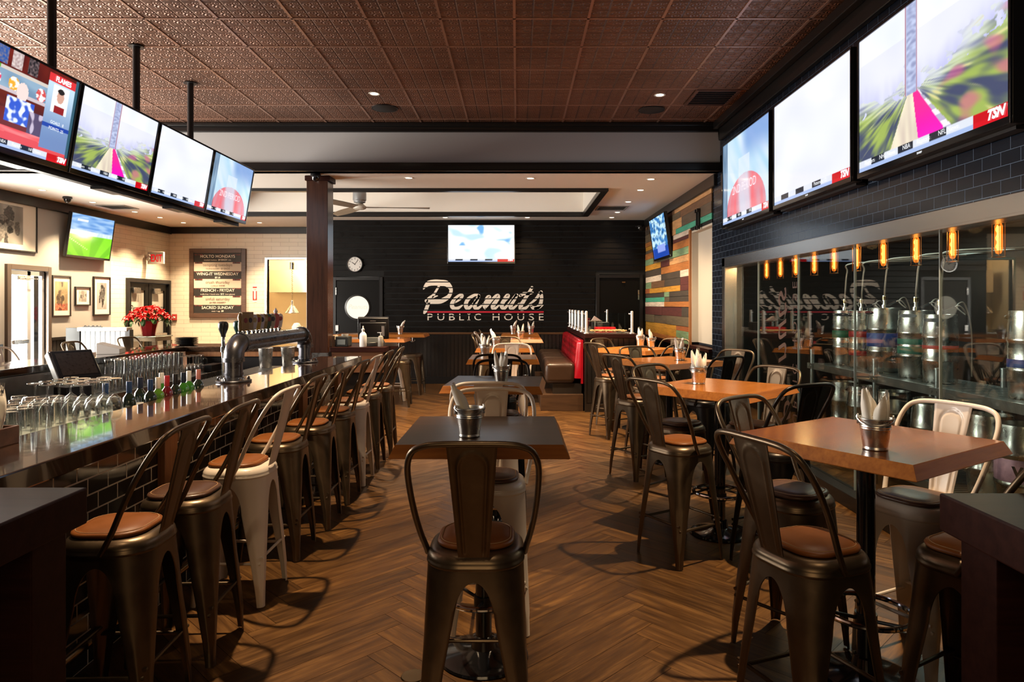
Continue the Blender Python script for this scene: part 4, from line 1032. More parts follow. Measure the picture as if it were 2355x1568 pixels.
for x, y, g, c, l in [(-2.45, 4.06, 'dark', 'blue', 'dark wine bottle with blue cap standing off behind the wine glasses'), (-2.36, 4.15, 'dark', 'blue', 'dark wine bottle with blue cap beside the last wine glasses'),
                      (-2.29, 4.26, 'dark', 'blue', 'dark wine bottle with blue cap at the front of the bottle group'), (-2.42, 4.38, 'dark', 'navy', 'dark wine bottle with navy cap at the back of the bottle group'),
                      (-2.30, 4.37, 'lime', 'cream', 'bright green wine bottle in the bottle group'), (-2.30, 4.48, 'red', 'red', 'red wine bottle with red cap in the bottle group'),
                      (-2.30, 4.59, 'dark', 'black', 'dark wine bottle with black cap in the bottle group'), (-2.43, 4.66, 'green', 'white', 'green wine bottle with pale cap behind the bottle group'),
                      (-2.30, 4.70, 'green', 'navy', 'green wine bottle with navy cap in the bottle group'), (-2.31, 4.80, 'green', 'white', 'green wine bottle with white cap in the bottle group'), (-2.29, 4.90, 'dark', 'pink', 'dark wine bottle with pink cap, last of the bottle group')]:
    bottle(x, y, .8705, g, c, l)
bottle(-4.3, 5.35, .7705, 'green', 'red', 'green bottle standing by the till screen on the work counter', .29)
bottle(-4.42, 5.55, .7705, 'clear', 'cream', 'amber bottle behind the green one by the till screen', .29)
tag(MB().lathe([(0, 0), (.036, 0), (.040, .004), (.040, .08), (.036, .10), (.03, .11), (0, .112)], 20).build('soda_gun_holster', CHROME, loc=(-2.50, 3.42+.05, 1.03)), 'small chrome canister behind the upturned wine glasses', 'canister')
bpy.data.objects['soda_gun_holster'].location = (-2.68, 3.75, 1.0305)
bpy.data.objects['soda_gun_holster'].name = 'chrome_canister'
# rack for the canister to stand on
local(MB().box(-2.75, -2.62, 3.6, 3.95, .985, 1.03), (-2.0, 4.6, 0)).build('shelf_bracket', STEEL, bf, smooth=False)
# napkin caddy cut by the photo's edge
nc = thing('napkin_caddy', 'brown wooden caddy of rolled napkins at the near end of the bar top', 'caddy', (-2.155, 2.78, BZ))
MB().box(-.055, .055, -.10, .10, .0, .008).box(-.055, -.045, -.10, .10, .008, .075).box(.045, .055, -.10, .10, .008, .075).box(-.045, .045, .088, .10, .008, .075).box(-.045, .045, -.10, -.088, .008, .075).build('box', woodm('caddy_wood', (.06, .022, .01), (.12, .045, .02), .35), nc, smooth=False, bevel=.003)
for dx, dy, az, ti in ((.0, .035, 90, 9), (.0, -.035, 270, 8)):
    e = Vector((math.cos(R(az))*math.sin(R(ti)), math.sin(R(az))*math.sin(R(ti)), math.cos(R(ti)))).to_track_quat('Z', 'Y').to_euler()
    dup(RL, (-2.155+dx*.5, 2.78+dy, BZ+.022), 0, 'one of the rolled napkins in the wooden caddy on the bar', 'rolled napkins in the wooden caddy', rot=e)

# ------------------------------------------------------------------ tills
ps = thing('till_screen', 'tilted black touchscreen till on the far work counter', 'till', (-4.25, 6.55, .7705), R(60))
MB().box(-.13, .13, -.10, .12, 0, .10).build('stand', PLASTIC, ps, bevel=.01)
sc_ = MB().box(-.19, .19, -.03, .03, -.15, .17).build('screen_case', PLASTIC, ps, bevel=.012, loc=(0, -.02, .29), rot=(R(-38), 0, 0))
MB().box(-.16, .16, -.0325, -.0305, -.115, .135).build('screen', pm('till_display', (.12, .10, .085), .3, var=.5, vs=40), sc_)
MB().box(-.205, -.191, -.02, .05, -.15, .17).build('side_trim', pm('till_grey', (.5, .5, .48), .4), sc_, bevel=.004)
tag(MB().box(-.26, .26, -.15, .15, 0, .05).build('cash_tray', BLACK, loc=(-4.22, 7.0, .7705), rot=(0, 0, R(70)), bevel=.006), 'flat black tray beside the till screen', 'tray')
bpy.data.objects['cash_tray'].location = (-4.30, 6.02, .7705)
pb = thing('menu_box', 'white slope-topped box in sunlight on the far run of the bar', 'box', (-4.85, 8.15, BZ+.0005), R(20))
MB().prism([(-.12, 0), (.12, 0), (.12, .06), (-.12, .13)], -.17, .17, 0, plane_M((0, 0, 0), (1, 0, 0), (0, 0, 1))).build('body', pm('box_white', (.8, .74, .68), .5), pb, smooth=False, bevel=.004)
for i in range(7):
    tag(MB().lathe([(0, 0), (.09, 0), (.155, .016), (.158, .020), (.15, .020), (.088, .006), (0, .006)], 32).build('plate', pm('black_plate', (.02, .02, .022), .22), loc=(-4.78, 9.86, BZ+.0005+i*.0145)), ('topmost black plate of the stack on the end run of the bar' if i == 6 else 'bottom black plate of the stack on the end run of the bar' if i == 0 else 'one of the middle black plates stacked on the end run of the bar'), 'plate', None if i in (0, 6) else 'black plates in the stack')
for i, (x, y) in enumerate(((-2.60, 7.40), (-2.42, 7.55))):
    tag(MB().lathe([(0, 0), (.055, 0), (.058, .004), (.072, .20), (.075, .203), (.072, .205), (.069, .2), (.054, .008), (0, .006)], 28).build('steel_tumbler', STEEL, loc=(x-.0, y-.35, .9985)), ('tall steel shaker cup nearer the beer taps, behind the pipe tower' if i == 0 else 'tall steel shaker cup nearer the column, behind the pipe tower'), 'shaker')
tl = thing('till', 'black till monitor on the counter by the wooden column', 'till', (-2.10, 9.95, BZ+.0005), R(8))
MB().frustum(.17, .15, .12, .10, 0, .11).build('stand', pm('till_stand', (.05, .055, .055), .4), tl, smooth=False, bevel=.01)
ms = MB().box(-.22, .22, -.045, .045, -.16, .16).box(-.19, .19, -.075, -.045, -.13, .10).build('monitor_case', PLASTIC, tl, bevel=.012, loc=(0, .02, .24), rot=(R(14), 0, 0))
MB().box(-.04, .04, -.047, -.0455, .115, .122).build('logo_plate', WHITE, ms); MB().box(.12, .16, -.078, -.0755, -.1, .05).build('sticker', WHITE, ms)
pr = thing('receipt_printer', 'small grey-black receipt printer beside the column', 'printer', (-2.42, 9.50, BZ+.0005))
MB().box(-.09, .09, -.10, .12, 0, .14).build('body', pm('printer_black', (.03, .032, .03), .4), pr, bevel=.012)
MB().box(-.06, .05, -.106, -.1, .03, .10).build('paper_cover', pm('printer_grey', (.25, .27, .25), .4), pr)
mn = thing('menu_stack', 'cream menus standing upright between printer and column', 'menus', (-2.545, 9.52, BZ+.0005))
MB().box(-.022, -.012, -.08, .1, 0, .15).box(-.008, .004, -.08, .1, 0, .155).box(.008, .02, -.08, .1, 0, .15).build('menu_card', pm('menu_cream', (.6, .52, .4), .7), mn, smooth=False)
cupm = pm('clear_plastic', (.75, .72, .66), .25, trans=.5)
tag(MB().lathe([(0, 0), (.038, 0), (.05, .16), (.048, .16), (.036, .006), (0, .004)], 24).build('plastic_cup', cupm, loc=(-2.47, 9.78, BZ+.0005)), 'clear plastic cup by the column on the till counter', 'cup')
sp_ = thing('spray_bottle', 'white bottle with a nozzle on the till counter', 'bottle', (-2.13, 9.42, BZ+.0005))
MB().lathe([(0, 0), (.048, 0), (.05, .004), (.05, .15), (.044, .175), (.022, .20), (.018, .21), (.018, .225), (0, .226)], 24).build('body', pm('bottle_white', (.85, .84, .82), .3), sp_)
MB().lathe([(.02, .222), (.022, .225), (.022, .245), (.01, .25), (.008, .285), (0, .287)], 16).build('nozzle', pm('bottle_white', (.85, .84, .82), .3), sp_)
hs = thing('hand_sanitizer', 'clear pump bottle of hand gel on the till counter', 'bottle', (-1.90, 9.48, BZ+.0005))
MB().lathe([(0, 0), (.036, 0), (.038, .004), (.038, .12), (.03, .14), (.014, .15), (0, .152)], 24).build('body', pm('gel_plastic', (.6, .55, .47), .2, trans=.4), hs)
MB().cyl((0, 0, .15), (0, 0, .19), .007, n=10).cyl((0, 0, .187), (0, 0, .197), .016, n=12).box(-.045, .0, -.006, .006, .187, .197).build('pump', pm('pump_white', (.8, .78, .75), .35), hs)
ct = thing('card_terminal', 'small card payment terminal lying before the till', 'terminal', (-2.04, 9.50, BZ+.0005), R(-50))
MB().frustum(.035, .075, .03, .07, 0, .05).build('body', PLASTIC, ct, smooth=False, bevel=.006)
MB().box(-.028, .028, -.01, .06, .0505, .053).build('keypad', pm('keypad_grey', (.5, .47, .42), .5), ct)
cf = tag(MB().prism([(-.05, 0), (.06, 0), (.06, .015), (-.05, .05)], -.17, .17, 0, plane_M((0, 0, 0), (1, 0, 0), (0, 0, 1))).build('clip_folder', pm('folder_grey', (.22, .2, .19), .3, .5), loc=(-1.86, 9.62, BZ+.0005), rot=(0, 0, R(90)), smooth=False), 'grey bill folder lying on the aisle edge of the till counter', 'folder')

# ------------------------------------------------------------------ the two dark high tables framing the entrance
for sx_, lb in ((-1, 'dark thick-topped wooden stand nearest us on the bar side'), (1, 'dark thick-topped wooden stand nearest us on the keg room side')):
    xe = -1.372 if sx_ < 0 else 1.305; ye = 2.18 if sx_ < 0 else 2.114
    t = thing('wooden_stand', lb, 'stand', (xe, ye, 0))
    a, b = (-1.2, 0) if sx_ < 0 else (0, 1.2)
    MB().box(a, b, -1.3, 0, BZ-.115, BZ).build('top', DARKWOOD, t, smooth=False, bevel=.006)
    q0, q1 = (-.20, -.045) if sx_ < 0 else (.045, .20)
    MB().box(q0, q1, -.19, -.035, 0, BZ-.1151).build('leg', DARKWOOD, t, smooth=False, bevel=.004)
    MB().box(q0, q1, -1.28, -1.12, 0, BZ-.1151).build('leg', DARKWOOD, t, smooth=False, bevel=.004)
    q0, q1 = (-1.16, -1.0) if sx_ < 0 else (1.0, 1.16)
    MB().box(q0, q1, -.19, -.035, 0, BZ-.1151).build('leg', DARKWOOD, t, smooth=False, bevel=.004)
    MB().box(q0, q1, -1.28, -1.12, 0, BZ-.1151).build('leg', DARKWOOD, t, smooth=False, bevel=.004)
    a, b = (-1.0, -.20) if sx_ < 0 else (.20, 1.0)
    MB().box(a, b, -.14, -.10, .08, BZ-.12).build('back_panel', BLACK, t, smooth=False)
# ------------------------------------------------------------------ bench seat and salad counter
pf = struct(box('trim_17', woodm('platform_wood', (.05, .024, .012), (.10, .05, .024), .4), .36, 1.02, 10.57, YB-.03, 0, .256, smooth=False, bevel=.004))
bn = thing('bench_seat', 'built-in bench with brown leather seat and tufted red back', 'bench', (.7, 12.3, .2565))
LB = lambda mb: local(mb, (.7, 12.3, .2565))
LB(MB().box(.55, 1.0, 10.65, 13.95, .2565, .42)).build('plinth', M_BEAD, bn, smooth=False)
cu = MB()
for i in range(3):
    a = 10.60+i*1.125; cu.box(.43, .90, a+.003, a+1.12, .42, .745)
LB(cu).build('seat_cushion', BROWN_V, bn, bevel=.07, bseg=5)
# tufted back: gentle buttons pressed into a leaning panel
def tuft(u, v):
    y = 10.60+u*3.375; z = .50+v*.60
    th = .13-.05*v; b = 0
    for r in range(3):
        for c in range(15):
            by = 10.72+c*.225+(.11 if r % 2 else 0); bz = .80+r*.105
            d2 = ((y-by)**2+(z-bz)**2)/.0020
            if d2 < 9: b += .022*math.exp(-d2)
    e = min(v, 1-v, .06)/.06; e2 = min(u, 1-u, .01)/.01
    return (1.005-(th*(e**.5 if v > .5 else 1)*e2**.5)+b, y, z)
mb = MB().grid(tuft, 130, 40); mb.box(.985, 1.02, 10.60, 13.975, .42, 1.10)
LB(mb).build('back_cushion', RED_V, bn, angle=60)
sb = thing('salad_counter', 'dark beadboard serving counter behind the red bench with a glass screen on steel posts', 'counter', (1.42, 12.3, 0))
SB = lambda mb: local(mb, (1.42, 12.3, 0))
cs = bead('', 1.06, 1.80, 10.50, .14, 1.13, -1, .085); cs.box(1.04, 1.81, 10.50, 14.1, .0, 1.13).box(1.03, 1.82, 10.47, 10.50, 0, .13).box(1.03, 1.06, 10.47, 10.52, .13, 1.13)
SB(cs).build('cabinet', M_BEAD, sb, angle=40)
SB(MB().box(1.025, 1.85, 10.44, 14.12, 1.13, 1.20)).build('counter_top', DARKWOOD, sb, smooth=False, bevel=.006)
SB(MB().box(1.12, 1.76, 10.56, 13.8, 1.2, 1.208)).build('well_rim', STEEL, sb, smooth=False)
def post(x, y, h=.35):
    p = SB(MB().cyl((x, y, 1.2), (x, y, 1.2+h-.012), .021, n=16).lathe([(.021, 1.2+h-.012), (.017, 1.2+h-.003), (0, 1.2+h)], 16, (x, y, 0)).lathe([(0, 1.2), (.042, 1.2), (.042, 1.214), (.022, 1.218)], 18, (x, y, 0))).build('post', pm('bright_steel', (.85, .85, .85), .22, .6), sb)
    for z in (1.27, 1.2+h-.05): SB(MB().cyl((x-.05, y, z), (x-.018, y, z), .012, n=10)).build('glass_clip', STEEL, p)
for i in range(6): post(1.065, 10.56+i*.66)
post(1.77, 10.56); post(1.82, 13.86)
SB(MB().box(1.105, 1.725, 10.556, 10.564, 1.26, 1.52).box(1.061, 1.069, 10.60, 13.84, 1.26, 1.52)).build('screen_glass', PANE, sb, smooth=False)
tag(MB().box(-.16, .16, -.12, .12, 0, .012).box(-.16, -.145, -.12, .12, .012, .075).box(.145, .16, -.12, .12, .012, .075).box(-.145, .145, -.12, -.105, .012, .075).box(-.145, .145, .105, .12, .012, .075).build('red_bin', pm('bin_red', (.65, .01, .02), .35), loc=(1.42, 11.1, 1.2085), smooth=False), 'shallow bright red bin among the peanut shells on the salad counter', 'bin')
tag(MB().box(-.15, .15, -.1, .1, 0, .14).build('black_tub', BLACK, loc=(1.42, 11.75, 1.2085), bevel=.01), 'black tub behind the red bin on the salad counter', 'tub')
tag(MB().lathe([(0, 0), (.05, 0), (.07, .03), (.09, .15), (.11, .2), (0, .2)], 20).build('red_jar', pm('jar_red', (.25, .02, .02), .3), loc=(1.18, 12.0, 1.2085)), 'dark red jar under the paper tray on the salad counter', 'jar')
tr_ = thing('paper_tray', 'small tray stand holding folded paper on the salad counter', 'tray', (1.30, 11.45, 1.2085))
MB().cyl((0, 0, 0), (0, 0, .16), .01, n=8).box(-.11, .11, -.1, .1, .16, .172).build('tray', STEEL, tr_, smooth=False)
MB().prism([(-.06, 0), (.10, 0), (-.01, .075)], -.05, .05, 0, plane_M((0, 0, .1725), (1, 0, 0), (0, 0, 1))).build('folded_paper', pm('pink_paper', (.65, .5, .5), .7), tr_, smooth=False)
sh = MB(); rr = random.Random(3)
for i in range(420):
    x, y = rr.uniform(1.16, 1.70), rr.uniform(10.60, 10.93); k = rr.uniform(.8, 1.2); Mx = Matrix.Translation((x, y, 1.2085+.022+.016*rr.random())) @ Euler((rr.uniform(-.4, .4), rr.uniform(-.4, .4), rr.uniform(0, 6))).to_matrix().to_4x4() @ Matrix.Scale(k, 4)
    sh.lathe([(0, -.02), (.006, -.017), (.0085, -.01), (.0065, 0), (.0085, .01), (.006, .017), (0, .02)], 6, M=Mx @ Matrix.Rotation(PI/2, 4, 'X'))
o = sh.build('peanut_shells', pm('peanut_shell', (.50, .31, .13), .7)); tag(o, 'heap of peanuts in shells along the front of the salad counter', 'peanuts'); o['kind'] = 'stuff'
# ------------------------------------------------------------------ screens (colour grids that glow)
from mathutils import noise as NZ
def nz(x, y, s=0.): return NZ.noise(Vector((x, y, s)))
def screen_mat(st=1.0):
    k = 'screen_glow_%g' % st
    if k in MATS: return MATS[k]
    m, nt, b = newmat(k); a = nt.nodes.new('ShaderNodeAttribute'); a.attribute_name = 'pix'
    b.inputs['Base Color'].default_value = (.01, .01, .01, 1); b.inputs['Roughness'].default_value = .12
    L(nt, a.outputs['Color'], b.inputs['Emission Color']); b.inputs['Emission Strength'].default_value = st
    return m
def print_mat():
    if 'print_ink' in MATS: return MATS['print_ink']
    m, nt, b = newmat('print_ink'); a = nt.nodes.new('ShaderNodeAttribute'); a.attribute_name = 'pix'
    L(nt, a.outputs['Color'], b.inputs['Base Color']); b.inputs['Roughness'].default_value = .25
    return m
def colour_grid(name, w, h, nx, ny, fn, mat, parent, loc=(0, 0, 0)):
    """picture plane in local xz, facing -y"""
    v = [(-w/2+w*i/nx, 0, -h/2+h*j/ny) for j in range(ny+1) for i in range(nx+1)]
    f = [(j*(nx+1)+i, j*(nx+1)+i+1, (j+1)*(nx+1)+i+1, (j+1)*(nx+1)+i) for j in range(ny) for i in range(nx)]
    me = bpy.data.meshes.new(name); me.from_pydata(v, [], f); me.materials.append(mat)
    at = me.color_attributes.new('pix', 'FLOAT_COLOR', 'POINT'); buf = []
    for j in range(ny+1):
        for i in range(nx+1):
            c = fn(i/nx, j/ny); buf += [((max(0, min(1, x))+.055)/1.055)**2.4 if x > .04045 else max(0, x)/12.92 for x in c]+[1]
    at.data.foreach_set('color', buf)
    o = bpy.data.objects.new(name, me); C.objects.link(o); o.parent = parent; o.location = loc; return o
def mx(a, b, t): t = max(0, min(1, t)); return tuple(x+(y-x)*t for x, y in zip(a, b))
def sst(a, b, x): t = max(0, min(1, (x-a)/(b-a))); return t*t*(3-2*t)
def band(c, u, v, u0=.80):
    """news strip along the bottom edge"""
    if v < .035: return (.62, .70, .86) if u < u0 else (.80, .05, .12)
    if v < .085: return (.10, .13, .18) if (int(u*9) % 2 and u < .75) else ((.82, .84, .88) if u < u0 else (.75, .04, .10))
    return c
def s_road(u, v):
    sky = mx((.93, .94, .97), (.86, .88, .95), .5+nz(u*5, v*2.5)); c = sky
    hz = .42+.05*nz(u*9, 3)+.45*max(0, u-.5)**1.3+.15*max(0, .4-u)
    if v < hz+.20: c = mx(c, (.62, .63, .84), sst(.20, .0, v-hz)*.75*(.7+.6*nz(u*26, v*3)))
    if v < hz+.04+.20*nz(u*11+v*7, v*12-u*6, 2)+.06*nz(u*40, v*40):
        th = math.atan2(v-.46, u-.43); rr = math.hypot(v-.46, u-.43); g = nz(th*5, rr*5)+.4*nz(th*13, rr*9, 2); g2 = nz(th*16, rr*7, 4)
        c = mx((.26, .29, .40), (.60, .68, .34), sst(-.45, .40, g+.35*g2)); c = mx(c, (.90, .92, .95), .75*sst(-.16, .08, v-hz+.1*g2)); c = mx(c, (.83, .80, .55), sst(.25, .6, g2-.1))
        c = mx(c, (.80, .36, .55), sst(.1, .5, nz(u*7, v*9, 9))*(u > .6)*.6)
    c = mx(c, (.80, .80, .90), .45*sst(-.12, .10, v-hz)*(v < .8))
    t = (.46-v)/.42                                        # road widening downwards from its far end
    if t > 0:
        a, b, d = .425-.17*t, .435+.05*t, .445+.23*t
        if a < u < b: c = mx((.90, .86, .76), (.80, .74, .68), .4+nz(u*30, v*4))
        elif b <= u < d: c = mx((.90, .18, .55), (.93, .05, .72), sst(.3, 1, t)); 
        elif d <= u < d+.05*t: c = (.70, .68, .78) if int(v*22) % 2 else (.90, .88, .92)
    if .385 < u < .475 and v > .40:
        e = min(u-.385, .475-u); c = mx((.62, .30, .34), (.70, .73, .84), sst(.0, .012, e)) if e < .012 else mx((.72, .76, .88), (.55, .58, .72), .5+nz(u*30, v*40)*1.1)
    return band(c, u, v, .82)
def s_white(u, v):
    c = mx((.90, .91, .95), (.85, .86, .92), .5+nz(u*3, v*3, 2))
    if .04 < u < .08 and .86 < v < .92: c = (.96, .97, 1)
    return band(c, u, v, .80)
def s_dome(u, v):
    c = mx((.66, .80, .88), (.80, .86, .92), .5+nz(u*9+v*6, v*2, 5)); c = mx(c, (.45, .58, .80), sst(.55, .9, v)*sst(.4, .6, u)*.8)
    d = math.hypot((u-.52)/.42, (v-.10)/.42)
    if d < 1: c = mx((.88, .42, .46), (.80, .55, .60), .5+nz(u*14, v*3)); c = mx(c, (.78, .82, .88), sst(.16, .08, abs(u-.5+.12*(v-.3)))*.8)
    elif .38 < u < .62 and .3 < v < .72: c = mx(c, (.85, .88, .92), .6)
    if u < .12: c = mx(c, (.20, .32, .45), .55+.3*nz(u*30, v*3))
    return band(c, u, v, .86)
def s_studio(u, v):
    c = (.42, .12, .10)
    if v > .80: c = mx((.45, .14, .10), (.30, .08, .08), .5+nz(u*12, v*4));
    for x, col in ((.06, (.16, .14, .16)), (.30, (.10, .30, .65)), (.42, (.85, .80, .78)), (.56, (.1, .1, .12))):
        if v > .83 and abs(u-x) < .045: c = mx(col, (.6, .5, .5), .4+nz(u*60, v*40)*.8)
    if .60 < v < .80: c = mx((.55, .66, .75), (.38, .50, .62), .5+nz(u*5, v*6))
    if .78 < v < .81: c = (.80, .76, .72) if not .18 < u < .30 else (.35, .65, .22)
    for x, col in ((.05, (.15, .2, .6)), (.16, (.85, .88, .9)), (.27, (.85, .25, .4)), (.42, (.9, .65, .2)), (.66, (.8, .3, .3))):
        r = math.hypot((u-x)/.045, (v-.67)/.075)
        if r < 1: c = mx(col, (.97, .97, .97), sst(.2, .6, nz(u*40, v*40, x)+.3))
    if .565 < v < .605: c = (.78, .72, .74)
    if .40 < v < .565: c = mx((.45, .16, .12), (.32, .10, .09), .5+nz(u*4, v*18))
    r = math.hypot((u-.50)/.05, (v-.62)/.10)
    if r < 1: c = (.90, .82, .80)
    if .38 < u < .62 and .28 < v < .54: c = mx((.20, .34, .78), (.88, .90, .94), sst(-.1, .2, nz(u*22, v*16, 7)))
    if .05 < u < .27 and .22 < v < .50: c = mx((.80, .76, .82), (.92, .74, .76), v*2)
    if .58 < u < .72 and .18 < v < .46: c = mx((.32, .26, .38), (.75, .70, .78), sst(.25, .45, nz(u*20, v*8)))
    if v < .22: c = mx((.88, .26, .28), (.94, .55, .55), .5+nz(u*6, v*20))
    if v < .17 and math.hypot((u-.55)/.55, v/.17) < 1: c = (.85, .30, .32)
    if .16 < v < .22 and u < .3: c = (.55, .55, .65)
    if .71 < u < .97 and .12 < v < .97:
        c = mx((.74, .84, .90), (.42, .52, .70), sst(.9, .2, v))
        if v > .88: c = (.84, .20, .22)
        if .76 < u < .92 and .55 < v < .86:
            c = (.95, .93, .92)
            if math.hypot((u-.84)/.035, (v-.74)/.075) < 1: c = (.80, .62, .55)
            if math.hypot((u-.84)/.035, (v-.80)/.03) < 1: c = (.15, .13, .13)
            if .79 < u < .89 and v < .63: c = (.55, .12, .14)
        if .37 < v < .41: c = (.12, .25, .62)
    if u > .97: c = (.20, .35, .42)
    return band(c, u, v, .80)
def s_pitch(u, v):
    if v > .62: c = mx((.34, .56, .82), (.62, .76, .90), .5+nz(u*5, v*18)*1.2)
    elif v > .52: c = mx((.70, .82, .90), (.85, .9, .92), .5+nz(u*20, v*10))
    else: c = mx((.50, .86, .10), (.40, .76, .06), sst(.3, .7, .5+.5*math.sin((u-.5)*9/(v+.35)))); c = mx(c, (.82, .9, .6), sst(.012, .0, abs(v-(.30-.55*(u-.2)))-.002)*(u < .45))
    if .13 < u < .38 and .84 < v < .90: c = (.92, .94, .96)
    return c
def s_rink(u, v):
    c = mx((.75, .88, .95), (.20, .45, .70), sst(-.2, .3, nz(u*6, v*9, 3))); c = mx(c, (.10, .2, .35), sst(.2, .5, nz(u*18, v*16, 6)))
    if v < .25: c = (.08, .25, .62)
    if .3 < u < .8 and .12 < v < .32: c = (.55, .62, .88)
    return c
def s_pale(u, v):
    c = mx((.95, .97, .99), (.74, .86, .95), sst(.05, .5, nz(u*4, v*5, 8))); c = mx(c, (.45, .68, .88), sst(.25, .6, nz(u*7, v*6, 11))*(v > .45))
    return band(c, u, v, .74)
def tv(name, label, loc, rz, tilt, w, h, fn, st=1.0, logo=True, ticker=None, nx=96, group=None, d=.05, feet=False):
    t = thing(name, label, 'TV', loc, rot=(tilt, 0, rz), group=group); b = .018
    MB().box(-w/2, w/2, 0, d, -h/2, h/2).build('case', PLASTIC, t, bevel=.006)
    MB().box(-w/2, w/2, -.012, 0, -h/2, -h/2+b*2.2).box(-w/2, w/2, -.012, 0, h/2-b, h/2).box(-w/2, -w/2+b, -.012, 0, -h/2+b*2.2, h/2-b).box(w/2-b, w/2, -.012, 0, -h/2+b*2.2, h/2-b).build('bezel', BLACKG, t, smooth=False, bevel=.003)
    sw_, sh_ = w-2*b, h-3.2*b; zc = (-h/2+2.2*b+h/2-b)/2
    s = colour_grid('screen', sw_, sh_, nx, int(nx*.58), fn, screen_mat(st), t, (0, -.003, zc))
    wht = emit('caption_white', (.9, .92, .95), st)
    M = plane_M((0, -.0035, 0), (1, 0, 0), (0, 0, 1)); it = []
    if logo: it.append(('TSN', sw_*.435, -sh_/2+sh_*.022, sh_*.075, .35, 'CENTER', .004))
    for tx, xx in (ticker or []): it.append((tx, -sw_/2+sw_*xx, -sh_/2+sh_*.045, sh_*.045))
    for q in it: lettering('caption', [q], wht, s, M)
    return t
TK = [('Raptors', .10), ('NHL News', .25), ('NBA', .40), ('Raptors', .52), ('NFL News', .68)]
# row hanging over the bar
lt = [(4.66, s_studio, 'bar TV showing a red sports studio with a player card'), (5.80, s_road, 'bar TV showing a blurred road with a pink lane'), (6.945, s_white, 'bar TV with a blank white picture and red strip'), (8.085, s_dome, 'bar TV with a red dome picture, at the column end of the row')]
for y, fn, lb in lt:
    o = tv('television', lb, (-3.395, y, 3.01), R(90), R(9.5), 1.12, .70, fn, ticker=TK, nx=190)
s1 = [o for o in bpy.data.objects if o.get('label') == lt[0][2]][0]
sc1 = [c for c in s1.children if c.name.startswith('screen')][0]
lettering('studio_caption', [('FLAMES', .37, .255, .05, 0, 'CENTER', .002), ('GOALS   8', .37, -.05, .032), ('POINTS  25', .37, -.095, .032)], emit('caption_white', (.9, .92, .95), 1.0), sc1, plane_M((0, -.0035, 0), (1, 0, 0), (0, 0, 1)))
lettering('desk_caption', [('TSN', -.35, -.02, .06, .3, 'CENTER', .003)], emit('caption_red', (.7, .03, .06), 1.0), sc1, plane_M((0, -.0035, 0), (1, 0, 0), (0, 0, 1)))
s4 = [o for o in bpy.data.objects if o.get('label') == lt[3][2]][0]
sc4 = [c for c in s4.children if c.name.startswith('screen')][0]
PER = [('2ND PERIOD', 0, -.12, .10, 0)]
lettering('period_caption', PER, emit('caption_pale', (.82, .70, .74), 1.0), sc4, plane_M((0, -.0035, 0), (1, 0, 0), (0, 0, 1)))
mf = thing('television_rack', 'black steel rack on three ceiling poles carrying the TVs above the bar', 'TV rack', (-3.54, 6.3, ZT))
LM = lambda mb: local(mb, (-3.54, 6.3, ZT))
for y in (5.19, 6.34, 7.39):
    LM(MB().cyl((-3.54, y, 2.70), (-3.54, y, ZT-.012), .032, n=16).cyl((-3.54, y, ZT-.012), (-3.54, y, ZT-.007), .07, n=20)).build('pole', BLACK, mf)
LM(MB().box(-3.57, -3.51, 4.1, 8.6, 2.63, 2.69).box(-3.57, -3.51, 4.1, 8.6, 3.18, 3.22)).build('rail', BLACK, mf, smooth=False)
for y in (4.66, 5.80, 6.945, 8.085):
    for bx in ((-3.51, -3.455, y+.21, y+.25, 3.18, 3.22), (-3.51, -3.455, y-.25, y-.21, 3.18, 3.22), (-3.53, -3.43, y-.16, y+.16, 2.605, 2.628)):
        LM(MB().box(*bx)).build('bracket', BLACK, mf, smooth=False)
for y, fn, lb in ((6.30, s_white, 'TV facing the street on the back of the bar rack, nearer one'), (7.50, s_pale, 'TV facing the street on the back of the bar rack, farther one')):
    tv('television', lb, (-3.70, y, 3.0), R(-90), R(9.5), 1.12, .70, fn, nx=30, logo=False)
    for bx in ((-3.62, -3.57, y-.2, y-.16, 3.18, 3.22), (-3.62, -3.57, y+.16, y+.2, 3.18, 3.22)): LM(MB().box(*bx)).build('bracket', BLACK, mf, smooth=False)
# row on the tiled wall
for y, fn, lb in ((7.68, s_dome, 'wall TV with red dome picture, nearest the beam on the black tile'), (5.99, s_white, 'wall TV with blank white picture on the black tile'), (4.31, s_road, 'largest-looking wall TV, with a pink lane road picture, on the black tile')):
    t = tv('television', lb, (2.55, y, 3.10), R(-90), 0, 1.585, 1.03, fn, ticker=TK if fn is not s_white else [('Patterson: 12', .66)], nx=240, d=.075)
    lettering('maker_mark', [('SHARP', 0, -.497, .018, 0, 'CENTER', .0006)], emit('caption_white', (.9, .92, .95), 1.0), t, plane_M((0, -.0125, 0), (1, 0, 0), (0, 0, 1)))
    MB().box(-.30, .30, .075, .135, -.3, .3).box(-.75, .75, .05, .125, -.535, -.516).build('wall_mount', BLACK, t, smooth=False)
    if fn is s_dome: lettering('period_caption', [('2ND PERIOD', 0, -.16, .14)], emit('caption_pale', (.82, .70, .74), 1.0), t, plane_M((0, -.0065, 0), (1, 0, 0), (0, 0, 1)))
t = tv('television', 'TV with a washed-out pale picture above the painted pub name', (-.748, YB-.11, 2.90), 0, R(3), 1.40, .81, s_pale, nx=80)
MB().box(-.2, .2, .05, .09, -.15, .15).build('wall_mount', BLACK, t, smooth=False)
t = tv('television', 'slanted blue TV hung on the reclaimed plank wall', (2.575, 12.40, 2.86), R(-90), R(8), 1.36, .79, s_rink, nx=60, logo=False)
MB().box(-.25, .25, .05, .11, -.25, .15).build('wall_mount', BLACK, t, smooth=False)
t = tv('television', 'TV showing a green pitch on the grey wall', (XL+.17, 12.42, 2.87), R(90), R(8), 1.27, .79, s_pitch, nx=70, logo=False)
